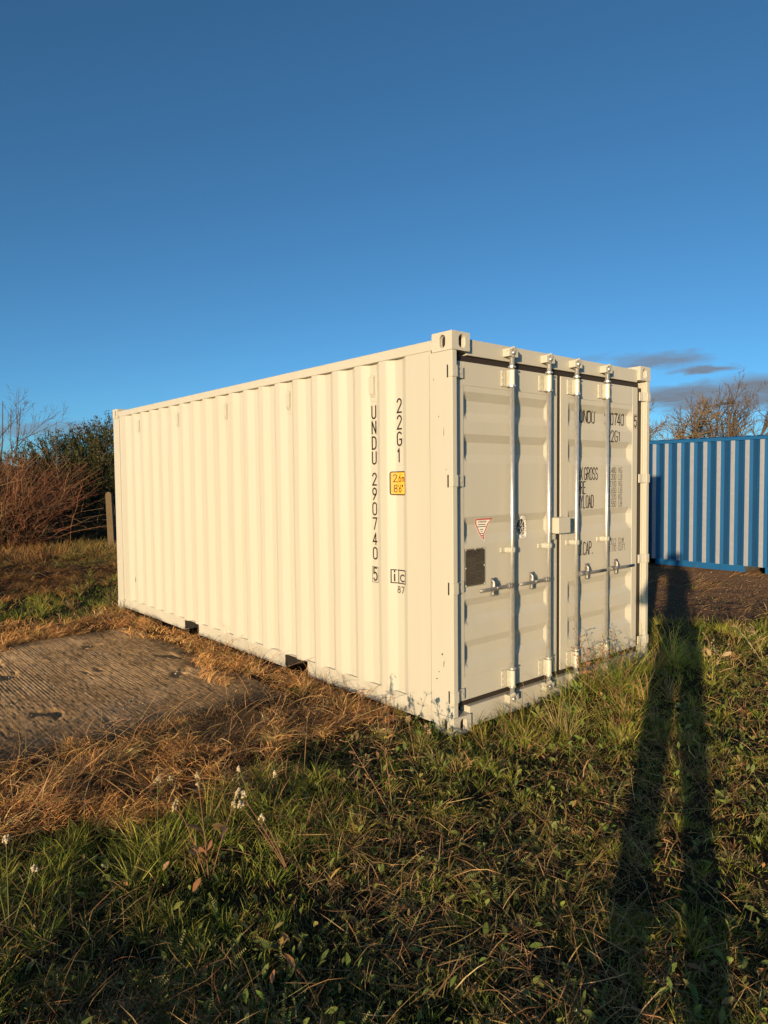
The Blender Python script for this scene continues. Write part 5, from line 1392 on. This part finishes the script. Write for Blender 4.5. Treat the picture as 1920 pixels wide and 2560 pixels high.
arm = lambda s_, e_, w_, k: [(s_, .058 * k), (fl(s_, e_, .5), .050 * k), (e_, .043 * k), (fl(e_, w_, .45), .040 * k), (w_, .028 * k)]
leg = lambda h_, k_, a_, k: [(h_, .092 * k), (fl(h_, k_, .5), .078 * k), (k_, .058 * k), (fl(k_, a_, .35), .056 * k), (a_, .042 * k)]
waist = pq(.015, .0, 1.09)
torso = lambda k: [(hip, (.175 * k, .155 * k)), (waist, (.17 * k, .15 * k)), (chest, (.195 * k, .165 * k)), (pq(.045, .01, 1.405), (.13 * k, .11 * k))]
body = skin_obj('body', [torso(.93) + [(neck, .058), (head0, .070), (head1, (.080, .088)), (head2, (.066, .072))],
                         [(hip, (.144, .107))] + leg(lh, lk, la, .93) + foot(la, -.01)[1:], [(hip, (.144, .107))] + leg(rh, rk, ra, .93) + foot(ra, .01)[1:],
                         [(pq(.045, .01, 1.405), (.102, .079))] + arm(ls, le, lw, .92), [(pq(.045, .01, 1.405), (.102, .079))] + arm(rs, re, rw, .92)] + hand(lw, -1) + hand(rw, 1), M['skin'], person)
skin_obj('jacket', [torso(1.06)[0:], [torso(1.06)[-1]] + arm(ls, le, fl(le, lw, .92), 1.18), [torso(1.06)[-1]] + arm(rs, re, fl(re, rw, .92), 1.18), [torso(1.06)[-1], (fl(pq(.045, .01, 1.405), neck, .7), .068)]], M['jacket'], person)
skin_obj('trousers', [[(waist, (.13, .10)), (hip, (.150, .115))] + leg(lh, lk, fl(lk, la, .9), 1.42), [(hip, (.150, .115))] + leg(rh, rk, fl(rk, ra, .9), 1.32)], M['trousers'], person)
for a, o_ in ((la, -.01), (ra, .01)): skin_obj('shoe', [[(tuple(Vector(a) - FW * .035 - Vector((0, 0, .04))), .044)] + [(tuple(Vector(p) - Vector((0, 0, .004))), r * 1.08) for p, r in foot(a, o_)[1:]]], M['shoe'], person)
def blob(name, c, rad, mat, cut=None, n=14):
    mb = MB(); P = []
    for i in range(n + 1):
        t = math.pi * i / n; row = []
        for k in range(2 * n + 1):
            a = 2 * math.pi * k / (2 * n)
            v = Vector((math.sin(t) * math.cos(a), math.sin(t) * math.sin(a), math.cos(t)))
            q = RT * v.x * rad[0] + FW * v.y * rad[1] + Vector((0, 0, v.z * rad[2]))
            if cut: q = cut(v, q)
            row.append(tuple(Vector(c) + q))
        P.append(row)
    mb.grid(np.array(P)); return mb.build(name, mat, person, smooth=True)
hc = tuple(Vector(head1) + Vector((0, 0, .012)))
blob('hair', tuple(Vector(hc) - FW * .012 + Vector((0, 0, .012))), (.088, .100, .108), M['hair'], lambda v, q: q * (1 if v.z > -.15 + .55 * max(0, v.y) else .80))
nose = Vector(hc) + FW * .088 - Vector((0, 0, .018))
mb = MB(); mb.tube([nose + Vector((0, 0, .03)) - FW * .006, nose + FW * .010, nose + FW * .012 - Vector((0, 0, .012)), nose - Vector((0, 0, .018)) - FW * .004], [.006, .009, .012, .006], 8); mb.build('nose', M['skin'], person, smooth=True)
for s_ in (-1, 1):
    blob('ear', tuple(Vector(hc) + RT * s_ * .083 - Vector((0, 0, .012))), (.010, .018, .030), M['skin'], n=8)
    blob('eye', tuple(Vector(hc) + RT * s_ * .031 + FW * .079 + Vector((0, 0, .006))), (.013, .010, .009), M['white'], n=8)
mb = MB(); mc = Vector(hc) + FW * .082 - Vector((0, 0, .055)); mb.tube([mc - RT * .024 - FW * .004, mc + FW * .003, mc + RT * .024 - FW * .004], [.004, .007, .004], 8); mb.build('mouth', M['red'], person, smooth=True)
mb = MB()
hw_, hh_, ht = .0375, .078, .0042
vs = []
for d in (-ht, ht):
    for a, b in ((-hw_, -hh_), (hw_, -hh_), (hw_, hh_), (-hw_, hh_)): vs.append(tuple(ph + _r2 * a + _u2 * b + _f * d))
mb.add(vs, [(0, 1, 2, 3), (4, 5, 6, 7), (0, 1, 5, 4), (1, 2, 6, 5), (2, 3, 7, 6), (3, 0, 4, 7)])
tag(mb.build('mobile_phone', M['phone'], bevel=.003), 'black mobile phone held up in both hands of the person', 'phone')
